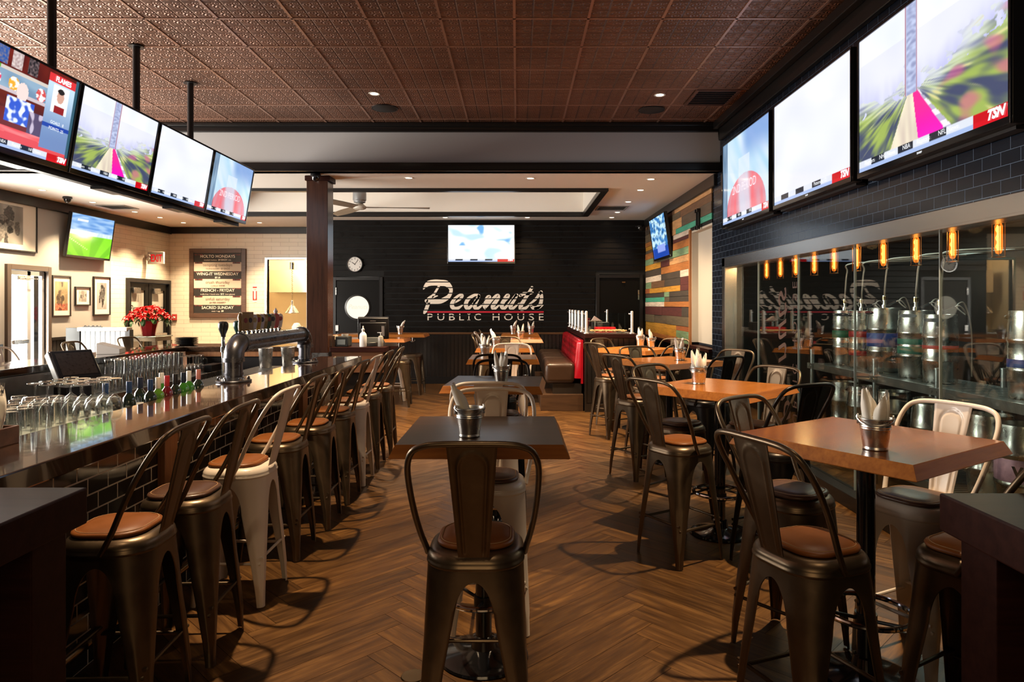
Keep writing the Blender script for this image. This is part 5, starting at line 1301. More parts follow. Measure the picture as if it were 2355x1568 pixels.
MB().box(-.25, .25, .05, .14, -.25, .15).build('wall_mount', BLACK, t, smooth=False)

# ------------------------------------------------------------------ framed pictures on the grey wall
def blobs(seed, paper, dark, n, colour=False, u0=.5, v0=.45):
    r = random.Random(seed); bl = [(u0+r.gauss(0, .16), v0+r.gauss(0, .2), r.uniform(.05, .16), r.uniform(.06, .2), r.random()) for _ in range(n)]
    def fn(u, v):
        c = mx(paper, tuple(x*.72 for x in paper), .5+nz(u*3, v*3, seed))
        for bu, bv, a, b, t in bl:
            if math.hypot((u-bu)/a, (v-bv)/b) < 1+.35*nz(u*12, v*12, t*9): c = mx(dark, paper, t*.75+.3*nz(u*30, v*26, seed))
        if colour and v < .25: c = mx(c, (.55, .08, .10), .7*(.5+nz(u*20, v*20)))
        return c
    return fn
FRAME = pm('frame_black', (.014, .013, .012), .35)
for nm, yc, zc, w, h, pw, ph, fn, lb in [('a', 10.55, 2.90, 1.35, .82, .72, .60, blobs(5, (.62, .60, .57), (.10, .10, .10), 16), 'large framed black and white photo of a striped figure near the ceiling trim'),
        ('b', 11.83, 1.795, .48, .71, .33, .50, blobs(8, (.72, .62, .45), (.22, .17, .12), 18, True), 'tall framed tinted photo beside the glass street door'),
        ('c', 12.41, 1.80, .43, .34, .22, .20, blobs(11, (.70, .68, .64), (.14, .13, .12), 9), 'small framed photo between the two tall frames'),
        ('d', 12.98, 1.81, .52, .73, .30, .50, blobs(14, (.68, .67, .65), (.12, .12, .12), 14), 'tall framed black and white sports photo by the cream tile')]:
    t = thing('framed_picture', lb, 'picture', (XL, yc, zc), R(90)); b = .022
    MB().box(-w/2, -w/2+b, -.035, -.001, -h/2, h/2).box(w/2-b, w/2, -.035, -.001, -h/2, h/2).box(-w/2+b, w/2-b, -.035, -.001, -h/2, -h/2+b).box(-w/2+b, w/2-b, -.035, -.001, h/2-b, h/2).build('frame', FRAME, t, smooth=False, bevel=.003)
    MB().box(-w/2+b, w/2-b, -.018, -.001, -h/2+b, h/2-b).build('mat_board', pm('mat_board', (.74, .68, .58), .6), t, smooth=False)
    colour_grid('photo', pw, ph, 60, 60, fn, print_mat(), t, (0, -.0190, 0))

# ------------------------------------------------------------------ weekly specials board
mbd = thing('menu_board', 'dark framed weekly specials board on the cream tile', 'menu board', (-6.815, YC, 2.135)); w, h, b = 1.285, 1.565, .10
MB().box(-w/2, -w/2+b, -.05, -.001, -h/2, h/2).box(w/2-b, w/2, -.05, -.001, -h/2, h/2).box(-w/2+b, w/2-b, -.05, -.001, -h/2, -h/2+b).box(-w/2+b, w/2-b, -.05, -.001, h/2-b, h/2).build('frame', woodm('board_frame', (.07, .035, .022), (.12, .065, .042), .35), mbd, smooth=False, bevel=.006)
MB().box(-w/2+b, w/2-b, -.03, -.001, -h/2+b, h/2-b).build('black_panel', pm('board_black', (.025, .022, .020), .5), mbd, smooth=False)
PANEL = pm('board_paper', (.60, .52, .42), .6); TXW = pm('board_white', (.82, .76, .66), .6); TXG = pm('board_brown', (.20, .15, .11), .6); TXR = pm('board_red', (.42, .06, .05), .6)
P8 = 1365/1568*0+14.9*0+1.565/1315; fy = lambda y: (755-y)*P8   # rows measured down the board
rows = [('MOLTO MONDAYS', 'meatball madness', '$4 EACH', 'kids', 270, 325, 0), ('tempting tuesdays', 'TRUFFLE SLIDERS', '$3 EACH', '', 433, 493, 1), ('WING-IT WEDNESDAY', '', '$5 LB', '', 605, 662, 0), ('crush thursday', '1/2 PRICE', 'WINE', '', 765, 820, 1), ('FRENCH - FRYDAY', 'truffle fries + french wine', '$12', '(two glasses)', 918, 978, 0), ('sinfull saturday', '', '$4 PER DESSERT', '', 1085, 1142, 1), ('SACRED SUNDAY', 'steak + egg', '$8', '', 1248, 1302, 0)]
white, brown, red = [], [], []
for i, (a, s1_, s2_, s3_, ya, yb, lt_) in enumerate(rows):
    tgt = brown if lt_ else white
    tgt.append((a, 0, fy(ya), .092, 0, 'CENTER', .0005 if lt_ else .0012))
    full = .045; parts = [p for p in (s1_, s2_, s3_) if p]
    wd = {p: (max(v.co.x for v in textmesh(p, .042 if p != s2_ else .052).vertices)-min(v.co.x for v in textmesh(p, .042 if p != s2_ else .052).vertices)) for p in parts}
    x = -(sum(wd.values())+.03*(len(parts)-1))/2
    for p in parts:
        tgt.append((p, x+wd[p]/2, fy(yb), .042 if p != s2_ else .052, 0, 'CENTER', .0012 if p == s2_ else 0)); x += wd[p]+.03
for y0, y1 in ((355, 528), (677, 850), (998, 1172)):
    p = MB().box(-w/2+b+.004, w/2-b-.004, -.034, -.03, fy(y1), fy(y0)).build('paper_strip', PANEL, mbd, smooth=False)
    for sx_ in (-1, 1): MB().box(sx_*.43-.085, sx_*.43+.085, -.036, -.034, fy(y0+28), fy(y0)).build('corner_tab', MATS['board_black'], p, smooth=False)
for y in (222, 372, 548, 695, 868, 1018, 1192):
    for sx_ in (-1, 1): red.append(('7pm - CLOSE', sx_*.43, fy(y), .032))
MP = plane_M((0, -.0365, 0), (1, 0, 0), (0, 0, 1))
lettering('white_lettering', white, TXW, mbd, MP); lettering('brown_lettering', brown, TXG, mbd, MP); lettering('red_lettering', red, TXR, mbd, MP)
# small signs
es = thing('exit_sign', 'white EXIT sign with red letters sticking out by the double doors', 'sign', (XL+.22, 14.55, 2.64))
MB().box(-.17, .17, -.03, .03, -.13, .13).box(-.22, -.17, -.015, .015, -.03, .03).build('housing', pm('sign_housing', (.42, .39, .35), .5), es, bevel=.006)
lettering('exit_lettering', [('EXIT', .0, -.075, .21, 0, 'CENTER', .006)], emit('exit_red', (.8, .015, .015), .8), es, plane_M((0.02, -.031, 0), (1, 0, 0), (0, 0, 1)) @ Matrix.Diagonal((.55, 1, 1, 1)))
for dz in (-.02, .05): MB().lathe([(0, 0), (.03, .0), (.04, .05), (.036, .055), (0, .045)], 16, M=Matrix.Translation((-.13, -.03, dz)) @ Matrix.Rotation(R(100), 4, 'X')).build('lamp_head', MATS['sign_housing'], es)
fs = thing('fire_sign', 'narrow red arrow fire extinguisher sign beside the specials board', 'sign', (-5.98, YC, 1.885))
MB().box(-.055, .055, -.004, -.001, -.18, .18).build('plate', WHITE, fs, smooth=False)
MB().prism([(-.048, -.14), (-.048, .07), (-.022, .07), (-.022, -.09), (0, -.13), (.022, -.09), (.022, .07), (.048, .07), (.048, -.14)], .0, .001, 0, plane_M((0, -.005, 0), (1, 0, 0), (0, 0, 1))).box(-.048, .048, -.006, -.005, .14, .17).build('red_arrow', pm('sign_scarlet', (.6, .03, .02), .5), fs, smooth=False)
lettering('lettering', [('FIRE', 0, .09, .04)], MATS['sign_scarlet'], fs, plane_M((0, -.0055, 0), (1, 0, 0), (0, 0, 1)))
pl = thing('wall_placard', 'white placard with a red block behind the beer taps', 'placard', (-6.01, YC, 1.30))
MB().box(-.145, .145, -.02, -.001, -.17, .17).build('board', WHITE, pl, smooth=False)
MB().box(-.11, .06, -.022, -.02, -.02, .08).build('red_block', MATS['sign_scarlet'], pl, smooth=False)
lettering('lettering', [('HOT', -.02, .035, .05, 0, 'CENTER', .002), ('STOP', -.02, -.01, .05, 0, 'CENTER', .002)], WHITE, pl, plane_M((0, -.0225, 0), (1, 0, 0), (0, 0, 1)))
fa = thing('wall_mounted_alarm', 'red fire alarm pull box beside the double doors', 'alarm', (-7.80, YC, 1.36))
MB().box(-.05, .05, -.05, -.001, -.07, .07).build('box', pm('alarm_red', (.4, .04, .03), .4), fa, bevel=.005)
MB().box(-.03, .03, -.056, -.05, -.02, .02).build('pull_bar', WHITE, fa)
ck = thing('wall_clock', 'round white wall clock with chrome rim above the porthole door', 'clock', (-3.38, YB-.018, 2.485))
CM = Matrix.Rotation(R(90), 4, 'X')
MB().lathe([(0, 0), (.165, 0), (.172, .01), (.172, .035), (.165, .045), (.15, .045), (.148, .03)], 40, M=CM).build('rim', CHROME, ck)
MB().lathe([(0, .03), (.15, .03)], 40, M=CM).build('dial', pm('dial_white', (.8, .78, .74), .4), ck)
lettering('numerals', [(str(i), .118*math.sin(i*PI/6), .118*math.cos(i*PI/6)-.014, .042, 0, 'CENTER', .001) for i in range(1, 13)], PLASTIC, ck, plane_M((0, -.0305, 0), (1, 0, 0), (0, 0, 1)))
for nm, an, ln, wd in (('hour_hand', -55, .075, .006), ('minute_hand', 37, .115, .004)):
    MB().box(-wd, wd, -.036, -.034, -.015, ln).build(nm, PLASTIC, ck, smooth=False, rot=(0, R(an), 0))

# ------------------------------------------------------------------ poinsettia, its table, half wall
hwl = thing('half_wall', 'low sunlit beadboard half wall in front of the framed pictures', 'half wall', (-7.2, 11.6, 0))
pb2 = bead('', -7.40, -6.64, 11.58, .0, 1.20, -1, .085); pb2.box(-7.40, -6.64, 11.58, 11.66, 0, 1.20)
local(pb2, (-7.2, 11.6, 0)).build('panelling', pm('silver_beadboard', (.26, .28, .30), .3), hwl, angle=40)
local(MB().box(-7.44, -6.60, 11.53, 11.70, 1.20, 1.262), (-7.2, 11.6, 0)).build('cap', pm('cap_pale', (.55, .40, .32), .4), hwl, smooth=False, bevel=.005)
local(MB().box(-7.64, -7.41, 11.55, 11.68, 0, 1.255).box(-6.635, -6.57, 11.56, 11.68, 0, 1.22), (-7.2, 11.6, 0)).build('end_post', BLACKT, hwl, smooth=False)
tag(MB().box(-.16, .16, -.02, .02, 0, .012).tube([(-.14+.02*i, .0, .018+.012*math.sin(i*1.9)) for i in range(15)], .008, 6).build('dark_ornament', PLASTIC, loc=(-7.22, 11.60, 1.2625)), 'thin dark scroll ornament lying on the half wall', 'ornament')
pt2 = thing('metal_table', 'square metal high table carrying the poinsettia', 'table', (-7.06, 13.05, 0))
MB().box(-.32, .32, -.32, .32, 1.03, 1.055).build('tabletop', pm('table_metal', (.30, .32, .29), .3, .8), pt2, bevel=.01)
MB().box(-.29, .29, -.29, .29, .96, 1.029).build('apron', BRONZE, pt2, smooth=False)
for sx_ in (-1, 1):
    for sy in (-1, 1): MB().frustum(.018, .018, .035, .035, 0, .9595).build('leg', BRONZE, pt2, loc=(sx_*.27, sy*.27, 0), smooth=False)
pn = thing('poinsettia', 'red poinsettia in a foil-wrapped pot', 'plant', (-7.02, 13.0, 1.0555))
MB().lathe([(0, 0), (.11, 0), (.115, .01), (.135, .12), (.165, .24), (.19, .275), (.175, .28), (.15, .24), (0, .235)], 9).build('pot', pm('red_foil', (.30, .012, .02), .25, .4), pn, angle=20)
soil = MB().lathe([(0, .237), (.148, .237)], 16).build('soil', pm('soil', (.03, .02, .012), .9), pn)
rp = random.Random(12)
def leafmesh(mb, base, az, el, ln, wd, curl):
    n = 6; vs = []
    for i in range(n):
        t = i/(n-1); wv = wd*math.sin(PI*min(1, t*.92+.08))**.8*(1-.25*t); 
        p = Vector((ln*t*math.cos(el-curl*t), 0, ln*t*math.sin(el-curl*t)))
        for s in (-1, 0, 1): vs.append(p+Vector((0, s*wv, .012*abs(s)-.004*t)))
    fs = [(i*3+s, i*3+s+1, (i+1)*3+s+1, (i+1)*3+s) for i in range(n-1) for s in (0, 1)]
    mb.add(vs, fs, 0, Matrix.Translation(base) @ Matrix.Rotation(az, 4, 'Z'))
st_, gl_, rl_, ye = MB(), MB(), MB(), MB()
for k in range(26):
    az = k*2.399; rr_ = .37*math.sqrt((k+.5)/26); tx, ty = rr_*math.cos(az), rr_*math.sin(az); tz = .55-1.75*rr_*rr_+rp.uniform(-.03, .03)
    st_.tube(crom([(tx*.12, ty*.12, .22), (tx*.5, ty*.5, .22+(tz-.22)*.6), (tx, ty, tz)], 3), .005, 5)
    for j in range(9): leafmesh(rl_, (tx, ty, tz), j*2*PI/9+rp.uniform(-.2, .2), rp.uniform(.0, .45), rp.uniform(.09, .145), rp.uniform(.022, .034), rp.uniform(.4, 1.0))
    for j in range(5): leafmesh(rl_, (tx, ty, tz+.01), j*2*PI/5+rp.uniform(-.3, .3), rp.uniform(.4, .9), rp.uniform(.05, .08), .018, .6)
    for j in range(4 if k > 8 else 1): leafmesh(gl_, (tx*.9, ty*.9, tz-.05), az+rp.uniform(-1.1, 1.1), rp.uniform(-.5, .1), rp.uniform(.11, .17), rp.uniform(.03, .04), rp.uniform(.5, 1.2))
    for j in range(3): ye.lathe([(0, 0), (.006, .004), (0, .012)], 6, (tx+.008*math.cos(j*2.1), ty+.008*math.sin(j*2.1), tz+.012))
st_.build('stem', pm('stem_green', (.06, .11, .03), .6), pn)
gl_.build('leaves', pm('leaf_green', (.035, .10, .025), .4, var=.3, vs=20), pn)
rl_.build('bracts', pm('bract_red', (.62, .012, .012), .45, var=.2, vs=15), pn)
ye.build('flower_buds', pm('bud_yellow', (.6, .5, .08), .5), pn)

# ------------------------------------------------------------------ ceiling fittings
fan = thing('ceiling_fan', 'grey three-bladed ceiling fan hanging in the coffer', 'fan', (-2.74, 11.85, HZ))
FG = pm('fan_grey', (.36, .38, .40), .35, .6)
MB().cyl((0, 0, -.32), (0, 0, -.02), .014, n=12).lathe([(0, -.001), (.07, -.001), (.06, -.05), (.02, -.06)], 24).build('down_rod', FG, fan)
MB().lathe([(0, -.31), (.06, -.31), (.10, -.33), (.115, -.36), (.115, -.49), (.10, -.51), (.10, -.53), (.06, -.545), (0, -.545)], 32).build('motor', FG, fan)
MB().lathe([(.05, -.545), (.07, -.56), (.115, -.60), (.11, -.635), (.08, -.65), (0, -.65)], 32).build('hub', pm('hub_pale', (.62, .58, .5), .4), fan)
for k in range(3):
    bl_ = MB(); 
    for i in range(13):
        pass
    bl_.grid(lambda u, v: (.11+1.10*u, (-.5+v)*(.10+.10*math.sin(PI*min(1, u*.9+.1))), -.61+.03*(v-.5)*2*.6), 16, 5)
    bl_.grid(lambda u, v: (.11+1.10*u, (-.5+v)*(.10+.10*math.sin(PI*min(1, u*.9+.1))), -.618+.03*(v-.5)*2*.6), 16, 5)
    bl_.build('blade', pm('blade_brown', (.32, .25, .18), .45), fan, rot=(0, 0, R(5+120*k)))
def vent(name, x, y, z, lx, ly, lb, n=4, m=None):
    t = thing('air_vent', lb, 'vent', (x, y, z)); m = m or pm('vent_metal', (.32, .29, .26), .5); mb = MB()
    mb.box(-lx/2, lx/2, -ly/2, -ly/2+.03, -.012, -.001).box(-lx/2, lx/2, ly/2-.03, ly/2, -.012, -.001).box(-lx/2, -lx/2+.03, -ly/2+.03, ly/2-.03, -.012, -.001).box(lx/2-.03, lx/2, -ly/2+.03, ly/2-.03, -.012, -.001)
    mb.build('frame', m, t, smooth=False)
    mb = MB()
    for i in range(n):
        a = -ly/2+.03+(ly-.06)*(i+.5)/n; mb.add([(-lx/2+.03, a-.02, -.012), (lx/2-.03, a-.02, -.012), (lx/2-.03, a+.012, -.002), (-lx/2+.03, a+.012, -.002), (-lx/2+.03, a-.018, -.014), (lx/2-.03, a-.018, -.014), (lx/2-.03, a+.014, -.004), (-lx/2+.03, a+.014, -.004)], [(0, 1, 2, 3), (7, 6, 5, 4), (0, 4, 5, 1), (2, 6, 7, 3)])
    mb.build('slat', m, t, smooth=False)
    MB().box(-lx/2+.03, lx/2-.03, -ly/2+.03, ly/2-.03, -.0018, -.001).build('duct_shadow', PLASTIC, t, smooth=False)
vent('v', 1.72, 12.45, ZL, .55, .55, 'square air vent in the pale ceiling near the plank wall')
vent('v', -7.2, 12.3, ZL, .5, .5, 'square air vent in the pale ceiling above the grey wall')
vent('v', 2.25, 7.9, ZT-.006, .5, .6, 'air vent in the tin ceiling above the black tile wall', 8, pm('vent_copper', (.14, .065, .045), .5, .3))
for x, y, lb in ((-1.62, 8.33, 'round dark speaker in the tin ceiling above the bar end'), (1.65, 8.40, 'round dark speaker in the tin ceiling nearer the keg room')):
    t = thing('ceiling_speaker', lb, 'speaker', (x, y, ZT-.0065)); MB().lathe([(0, -.012), (.135, -.012), (.145, -.006), (.16, -.004), (.16, 0)], 40).build('grille', pm('speaker_black', (.02, .02, .02), .6), t)
    MB().lathe([(.161, 0), (.161, -.007), (.150, -.007)], 40).build('rim', BLACK, t)
for x, y, z, lb in ((-7.35, 11.15, ZL, 'dark dome camera on the pale ceiling by the grey wall'), (-2.72, 9.20, ZL, 'dark dome camera on the ceiling before the wooden column'), (2.50, 13.9, ZL-.16, 'dome camera in the corner beside the plank wall')):
    t = thing('ceiling_camera', lb, 'camera', (x, y, z-.001)); MB().lathe([(0, 0), (.065, 0), (.07, -.01), (.07, -.03), (.055, -.035), (0, -.035)], 24).build('base', BLACK, t)
    MB().lathe([(.054, -.036), (.052, -.06), (.04, -.085), (.02, -.1), (0, -.104)], 24).build('dome', BLACKG, t)
tag(MB().box(-.05, .05, .0, .12, -.03, .0).build('camera_mount', BLACK, loc=(2.50, 14.08, ZL-.13)), 'small bracket holding the corner dome camera', 'bracket')
bk = thing('wall_bracket', 'pair of black rails bolted to the planks above the painted niche', 'bracket', (XR-.026, 10.02, 2.90))
for y in (-.055, .055): MB().box(-.03, .0, y-.018, y+.018, -.14, .14).box(-.05, .0, y-.022, y+.022, .10, .15).box(-.05, .0, y-.022, y+.022, -.15, -.10).build('rail', BLACK, bk, smooth=False, bevel=.004)
hl = thing('heat_lamp', 'cone heat lamp on a coiled cord over the kitchen pass', 'lamp', (-5.20, 15.76, 2.62))
MB().cyl((0, 0, -.16), (0, 0, 0), .06, n=20).build('canopy', STEEL, hl)
MB().tube([(.014*math.cos(i*.9), .014*math.sin(i*.9), -.16-.0065*i) for i in range(110)], .005, 5).build('cord', pm('cord_brown', (.12, .08, .03), .5), hl)
MB().lathe([(0, -.87), (.03, -.88), (.035, -.98), (.05, -1.0), (.17, -1.16), (.17, -1.17), (.045, -1.01), (0, -1.0)], 28).build('shade', STEEL, hl)
struct(MB().box(-6.5, -3.6, 17.2, 17.4, .9, 1.02).build('trim_18', STEEL, smooth=False))
tag(MB().box(-6.2, -4.0, 16.9, 17.4, 1.95, 2.5).build('exhaust_hood', pm('hood_steel', (.62, .5, .36), .35, .6), smooth=False), 'steel extraction hood inside the kitchen beyond the pass', 'hood')
ob = thing('order_bin', 'white paper bundle standing in the kitchen pass', 'papers', (-5.05, 15.62, PZ0+.0005))
MB().lathe([(0, 0), (.10, 0), (.11, .12), (.06, .2), (0, .21)], 9).build('paper', WHITE, ob)

# ------------------------------------------------------------------ keg room
CAGE = pm('cage_copper', (.20, .085, .03), .35, 1.); FIL = emit('filament', (1., .42, .08), 6); BULBG = emit('bulb_glow', (1., .24, .02), .55)
ybs = [8.77, 8.31, 7.85, 7.36, 6.90, 6.44, 5.97, 5.48, 5.02, 4.54, 4.05, 3.55]
_nt = BULBG.node_tree; _tr = N(_nt, 'ShaderNodeBsdfTransparent'); _tr.inputs[0].default_value = (1, .75, .45, 1)
_ad = N(_nt, 'ShaderNodeAddShader'); _em = [n for n in _nt.nodes if n.type == 'EMISSION'][0]
L(_nt, _em.outputs[0], _ad.inputs[0]); L(_nt, _tr.outputs[0], _ad.inputs[1]); L(_nt, _ad.outputs[0], _nt.nodes['Material Output'].inputs[0])
cg0 = None
for i, y in enumerate(ybs):
    lb = ('nearest' if i == len(ybs)-1 else 'farthest' if i == 0 else ['second', 'third', 'fourth', 'fifth', 'sixth', 'seventh', 'eighth', 'ninth', 'tenth', 'eleventh'][i-1]+' from the steel jamb')+' of the glowing cage bulbs in the keg room'
    if cg0 is None:
        cg0 = t = thing('cage_lamp', lb, 'lamp', (3.2, y, 2.42))
        MB().cyl((0, 0, -.16), (0, 0, -.001), .006, n=8).lathe([(0, -.12), (.02, -.12), (.026, -.14), (.026, -.215), (.012, -.22)], 20).build('socket', BRONZE, t)
        m = MB()
        for k in range(6): a = k*PI/3; m.tube([(.024*math.cos(a), .024*math.sin(a), -.20), (.040*math.cos(a), .040*math.sin(a), -.22), (.040*math.cos(a), .040*math.sin(a), -.455)], .0022, 5)
        for z in (-.225, -.455): m.tube([(.040*math.cos(2*PI*j/20), .040*math.sin(2*PI*j/20), z) for j in range(20)], .0028, 5, True)
        m.build('cage', CAGE, t)
        MB().lathe([(0, -.21), (.012, -.22), (.024, -.25), (.025, -.40), (.016, -.43), (0, -.437)], 16).build('bulb', BULBG, t)
        MB().tube([(.006*math.cos(j*1.3), .019, -.24-.012*j) for j in range(14)], .0025, 5).build('filament', FIL, t)
        MB().cyl((0, 0, -.25), (0, 0, -.41), .0105, n=12).build('hot_core', emit('hot_core', (1., .46, .10), 6), t)
    else: dup(cg0, (3.2, y, 2.42), 0, lb)
rk = thing('keg_rack', 'galvanised steel keg shelving behind the glass', 'shelving', (3.55, 6.0, .0))
RKM = pm('rack_steel', (.33, .36, .36), .35, .85, var=.15, vs=9); LR = lambda mb: local(mb, (3.55, 6.0, 0))
for y in (7.64, 6.30, 5.36, 4.35, 3.3):
    for x in (3.30, 3.82): LR(MB().cyl((x, y, 0), (x, y, 1.14), .024, n=14).cyl((x, y, 1.14), (x, y, 1.15), .027, n=14)).build('upright', RKM, rk)
for z in (.965, .195):
    m = MB()
    for x in (3.30, 3.82): m.box(x-.012, x+.012, 3.3, 7.64, z-.035, z+.035)
    for i in range(84): m.box(3.312, 3.808, 3.33+i*.0515, 3.355+i*.0515, z+.012, z+.032)
    LR(m).build('shelf_deck', RKM, rk, smooth=False)
    for y in (7.64, 6.30, 5.36, 4.35): LR(MB().box(3.268, 3.287, y-.06, y+.06, z-.03, z+.03).cyl((3.262, y-.03, z), (3.268, y-.03, z), .012, n=8).cyl((3.262, y+.03, z), (3.268, y+.03, z), .012, n=8)).build('shelf_clip', RKM, rk)
KEGM = pm('keg_steel', (.52, .53, .50), .26, 1., var=.22, vs=10)
def keg(x, y, z, r, h, lb, bands, rz=0):
    t = thing('beer_keg', lb, 'keg', (x, y, z), rz)
    pr_ = [(0, .03), (r*.8, .03), (r*.80, 0), (r*.9, 0), (r*.94, .02), (r*.92, .05), (r*.95, .075), (r*.97, h*.30), (r, h*.315), (r, h*.345), (r*.97, h*.36), (r*.97, h*.64), (r, h*.655), (r, h*.685), (r*.97, h*.70), (r*.95, h-.10), (r*.92, h-.075), (r*.92, h-.02), (r*.90, h), (r*.84, h), (r*.83, h-.06), (r*.3, h-.045), (r*.12, h-.03), (0, h-.03)]
    MB().lathe(pr_, 40).build('body', KEGM, t)
    for k in (0, 1):
        a = PI/2+k*PI; MB().prism([(.045*math.cos(q)*(1.0)+(.03 if math.cos(q) > 0 else -.03), .016*math.sin(q)) for q in [2*PI*i/20 for i in range(20)]], -.004, .004, 0, plane_M((r*.925*math.cos(a), r*.925*math.sin(a), h-.047), (-math.sin(a), math.cos(a), 0), (0, 0, 1))).build('hand_hole', PLASTIC, t)
    for z0, z1, c, k in bands: MB().lathe([(r*.972, z0*h), (r*.977, z0*h+.002), (r*.977, z1*h-.002), (r*.972, z1*h)], 40).build('paint_band', pm('band_'+k, c, .45, .1, var=.5, vs=25), t)
    return t
GRN, REDB, BLU = (.03, .14, .07), (.40, .03, .03), (.02, .05, .22)
topz = .9975
kegs = [(3.56, 7.42, .13, .59, 'slim keg with a green band, farthest on the top shelf', [(.50, .63, GRN, 'green')]), (3.56, 7.06, .125, .59, 'slim keg with two red bands on the top shelf', [(.22, .34, REDB, 'red'), (.54, .64, REDB, 'red')]),
        (3.56, 6.62, .16, .62, 'wide keg with a scuffed blue band on the top shelf', [(.40, .61, BLU, 'blue')]), (3.56, 6.10, .15, .60, 'keg with two green bands on the top shelf', [(.36, .47, (.03, .17, .12), 'teal'), (.50, .58, (.03, .17, .12), 'teal')]),
        (3.53, 5.70, .135, .57, 'slim keg with a thin red stripe on the top shelf', [(.50, .55, REDB, 'red')]), (3.56, 4.72, .15, .61, 'keg with a blue band, nearest on the top shelf', [(.33, .45, BLU, 'blue')])]
for x, y, r, h, lb, bd in kegs: keg(x, y, topz, r, h, lb, bd, random.uniform(0, 3))
lk = [(3.50, 7.30, .14, 'plain keg farthest on the low shelf', []), (3.50, 6.90, .16, 'wide plain keg second from the far end of the low shelf', []), (3.58, 6.50, .16, 'keg with a faded red stripe on the low shelf', [(.40, .44, (.2, .04, .03), 'rust')]), (3.62, 5.98, .15, 'keg in shadow at the back of the low shelf', []),
      (3.46, 5.70, .16, 'keg with a dark green lower band on the low shelf', [(.02, .28, (.01, .06, .05), 'deep_green')]), (3.55, 5.12, .16, 'plain keg behind the white stool on the low shelf', []), (3.48, 4.70, .17, 'keg with a lilac band nearest on the low shelf', [(.36, .62, (.45, .28, .42), 'lilac')])]
for x, y, r, lb, bd in lk:
    kg = keg(x, y, .2275, r, .60, lb, bd, 0 if 'lilac' in lb else random.uniform(0, 3))
    if 'lilac' in lb: lettering('keg_mark', [('W', 0, 0, .10, 0, 'CENTER', .004)], PLASTIC, kg, plane_M((-.62*r*1.0, -.785*r*1.0, .26), (.785, -.62, 0), (0, 0, 1)))
LINE = pm('beer_hose', (.30, .24, .20), .3, trans=.2); 
for i, (x, y, r, h, lb, bd) in enumerate(kegs):
    zt = topz+h-.03; ks = lb.split(',')[0]
    t = thing('keg_coupler', 'chrome coupler on the '+ks.replace(' on the top shelf', ''), 'coupler', (x, y, zt))
    MB().cyl((0, 0, .0008), (0, 0, .10), .016, n=12).cyl((0, 0, .03), (0, 0, .06), .03, n=14).cyl((0, 0, .10), (0, 0, .15), .022, n=12).build('body', CHROME, t)
    MB().cyl((0, 0, .04), (.03, -.14, .09), .009, n=8).build('lever', PLASTIC, t)
    MB().lathe([(.0225, .105), (.024, .107), (.024, .14), (.0225, .142)], 14).build('brass_collar', BRASS, t)
    o = MB().tube(crom([(x, y, zt+.1525), (x-.005, y-.02, zt+.25), (x+.01, y-.03, 2.0), (x+.05, y-.06, 2.09), (4.3, y-.10, 2.12)], 6), .008, 8).build('beer_line', LINE)
    tag(o, 'clear hose rising from the '+ks.replace(' on the top shelf', ''), 'hose')
    o = MB().tube(crom([(x+.038, y, zt+.05), (x+.12, y-.06, zt+.10), (x+.20, y-.03, zt+.02), (x+.15, y+.02, zt-.0+.09), (x+.24, y+.06, zt+.12), (x+.32, y+.09, zt-.10), (x+.33, y+.10, zt-.5)], 6), .006, 8).build('gas_line', LINE)
    tag(o, 'thin gas hose looping from the '+ks.replace(' on the top shelf', ''), 'hose')
rail = tag(MB().tube([(4.3, 3.0, 2.13), (4.3, 8.3, 2.13)], .02, 10).build('beer_manifold', STEELD), 'horizontal pipe carrying the hoses along the back of the keg room', 'pipe')

tag(MB().lathe([(0, .004), (.052, .004), (.056, 0), (0, 0)], 28).build('floor_outlet_cover', BRASS, loc=(-.462, 3.03, .0005)), 'round brass outlet cover set in the floor by the nearest aisle table', 'floor cover')
# ------------------------------------------------------------------ lights
WARM = (1., .73, .45)
def spot(x, y, z, w, ang=70, blend=.5, col=WARM, r=.04, target=None):
    l = bpy.data.lights.new('spot', 'SPOT'); l.energy = w; l.color = col; l.spot_size = R(ang); l.spot_blend = blend; l.shadow_soft_size = r
    o = bpy.data.objects.new('lamp_light', l); C.objects.link(o); o.location = (x, y, z)
    if target: o.rotation_euler = (Vector(target)-Vector((x, y, z))).to_track_quat('-Z', 'Y').to_euler()
    return o
def area(x, y, z, sxx, sy, w, target, col=(1, 1, 1)):
    l = bpy.data.lights.new('area', 'AREA'); l.energy = w; l.color = col; l.shape = 'RECTANGLE'; l.size = sxx; l.size_y = sy
    o = bpy.data.objects.new('window_or_fill_light', l); C.objects.link(o); o.location = (x, y, z)
    o.rotation_euler = (Vector(target)-Vector((x, y, z))).to_track_quat('-Z', 'Y').to_euler(); return o
def pt(x, y, z, w, col, r=.03):
    l = bpy.data.lights.new('bulb', 'POINT'); l.energy = w; l.color = col; l.shadow_soft_size = r
    o = bpy.data.objects.new('bulb_light', l); C.objects.link(o); o.location = (x, y, z); return o
LENS = emit('lamp_lens', (1, .82, .55), 9)
def downlight(name, x, y, z, label, group=None, first=[None]):
    if first[0] is None:
        t = thing('downlight', label, 'light', (x, y, z), 0, group)
        MB().lathe([(.045, -.001), (.062, -.006), (.066, 0), (.045, 0)], 20).build('trim_ring', pm('downlight_trim', (.7, .65, .58), .5), t)
        MB().lathe([(0, -.002), (.045, -.002)], 20).build('lens', LENS, t)
        first[0] = t
    else: dup(first[0], (x, y, z), 0, label, group)
low = [(940, 409), (1220, 410), (1497, 412), (1473, 437), (1445, 464), (1420, 488), (1407, 500), (1213, 500), (1024, 500), (97, 437), (213, 465), (310, 487), (368, 500), (422, 512), (597, 512)]
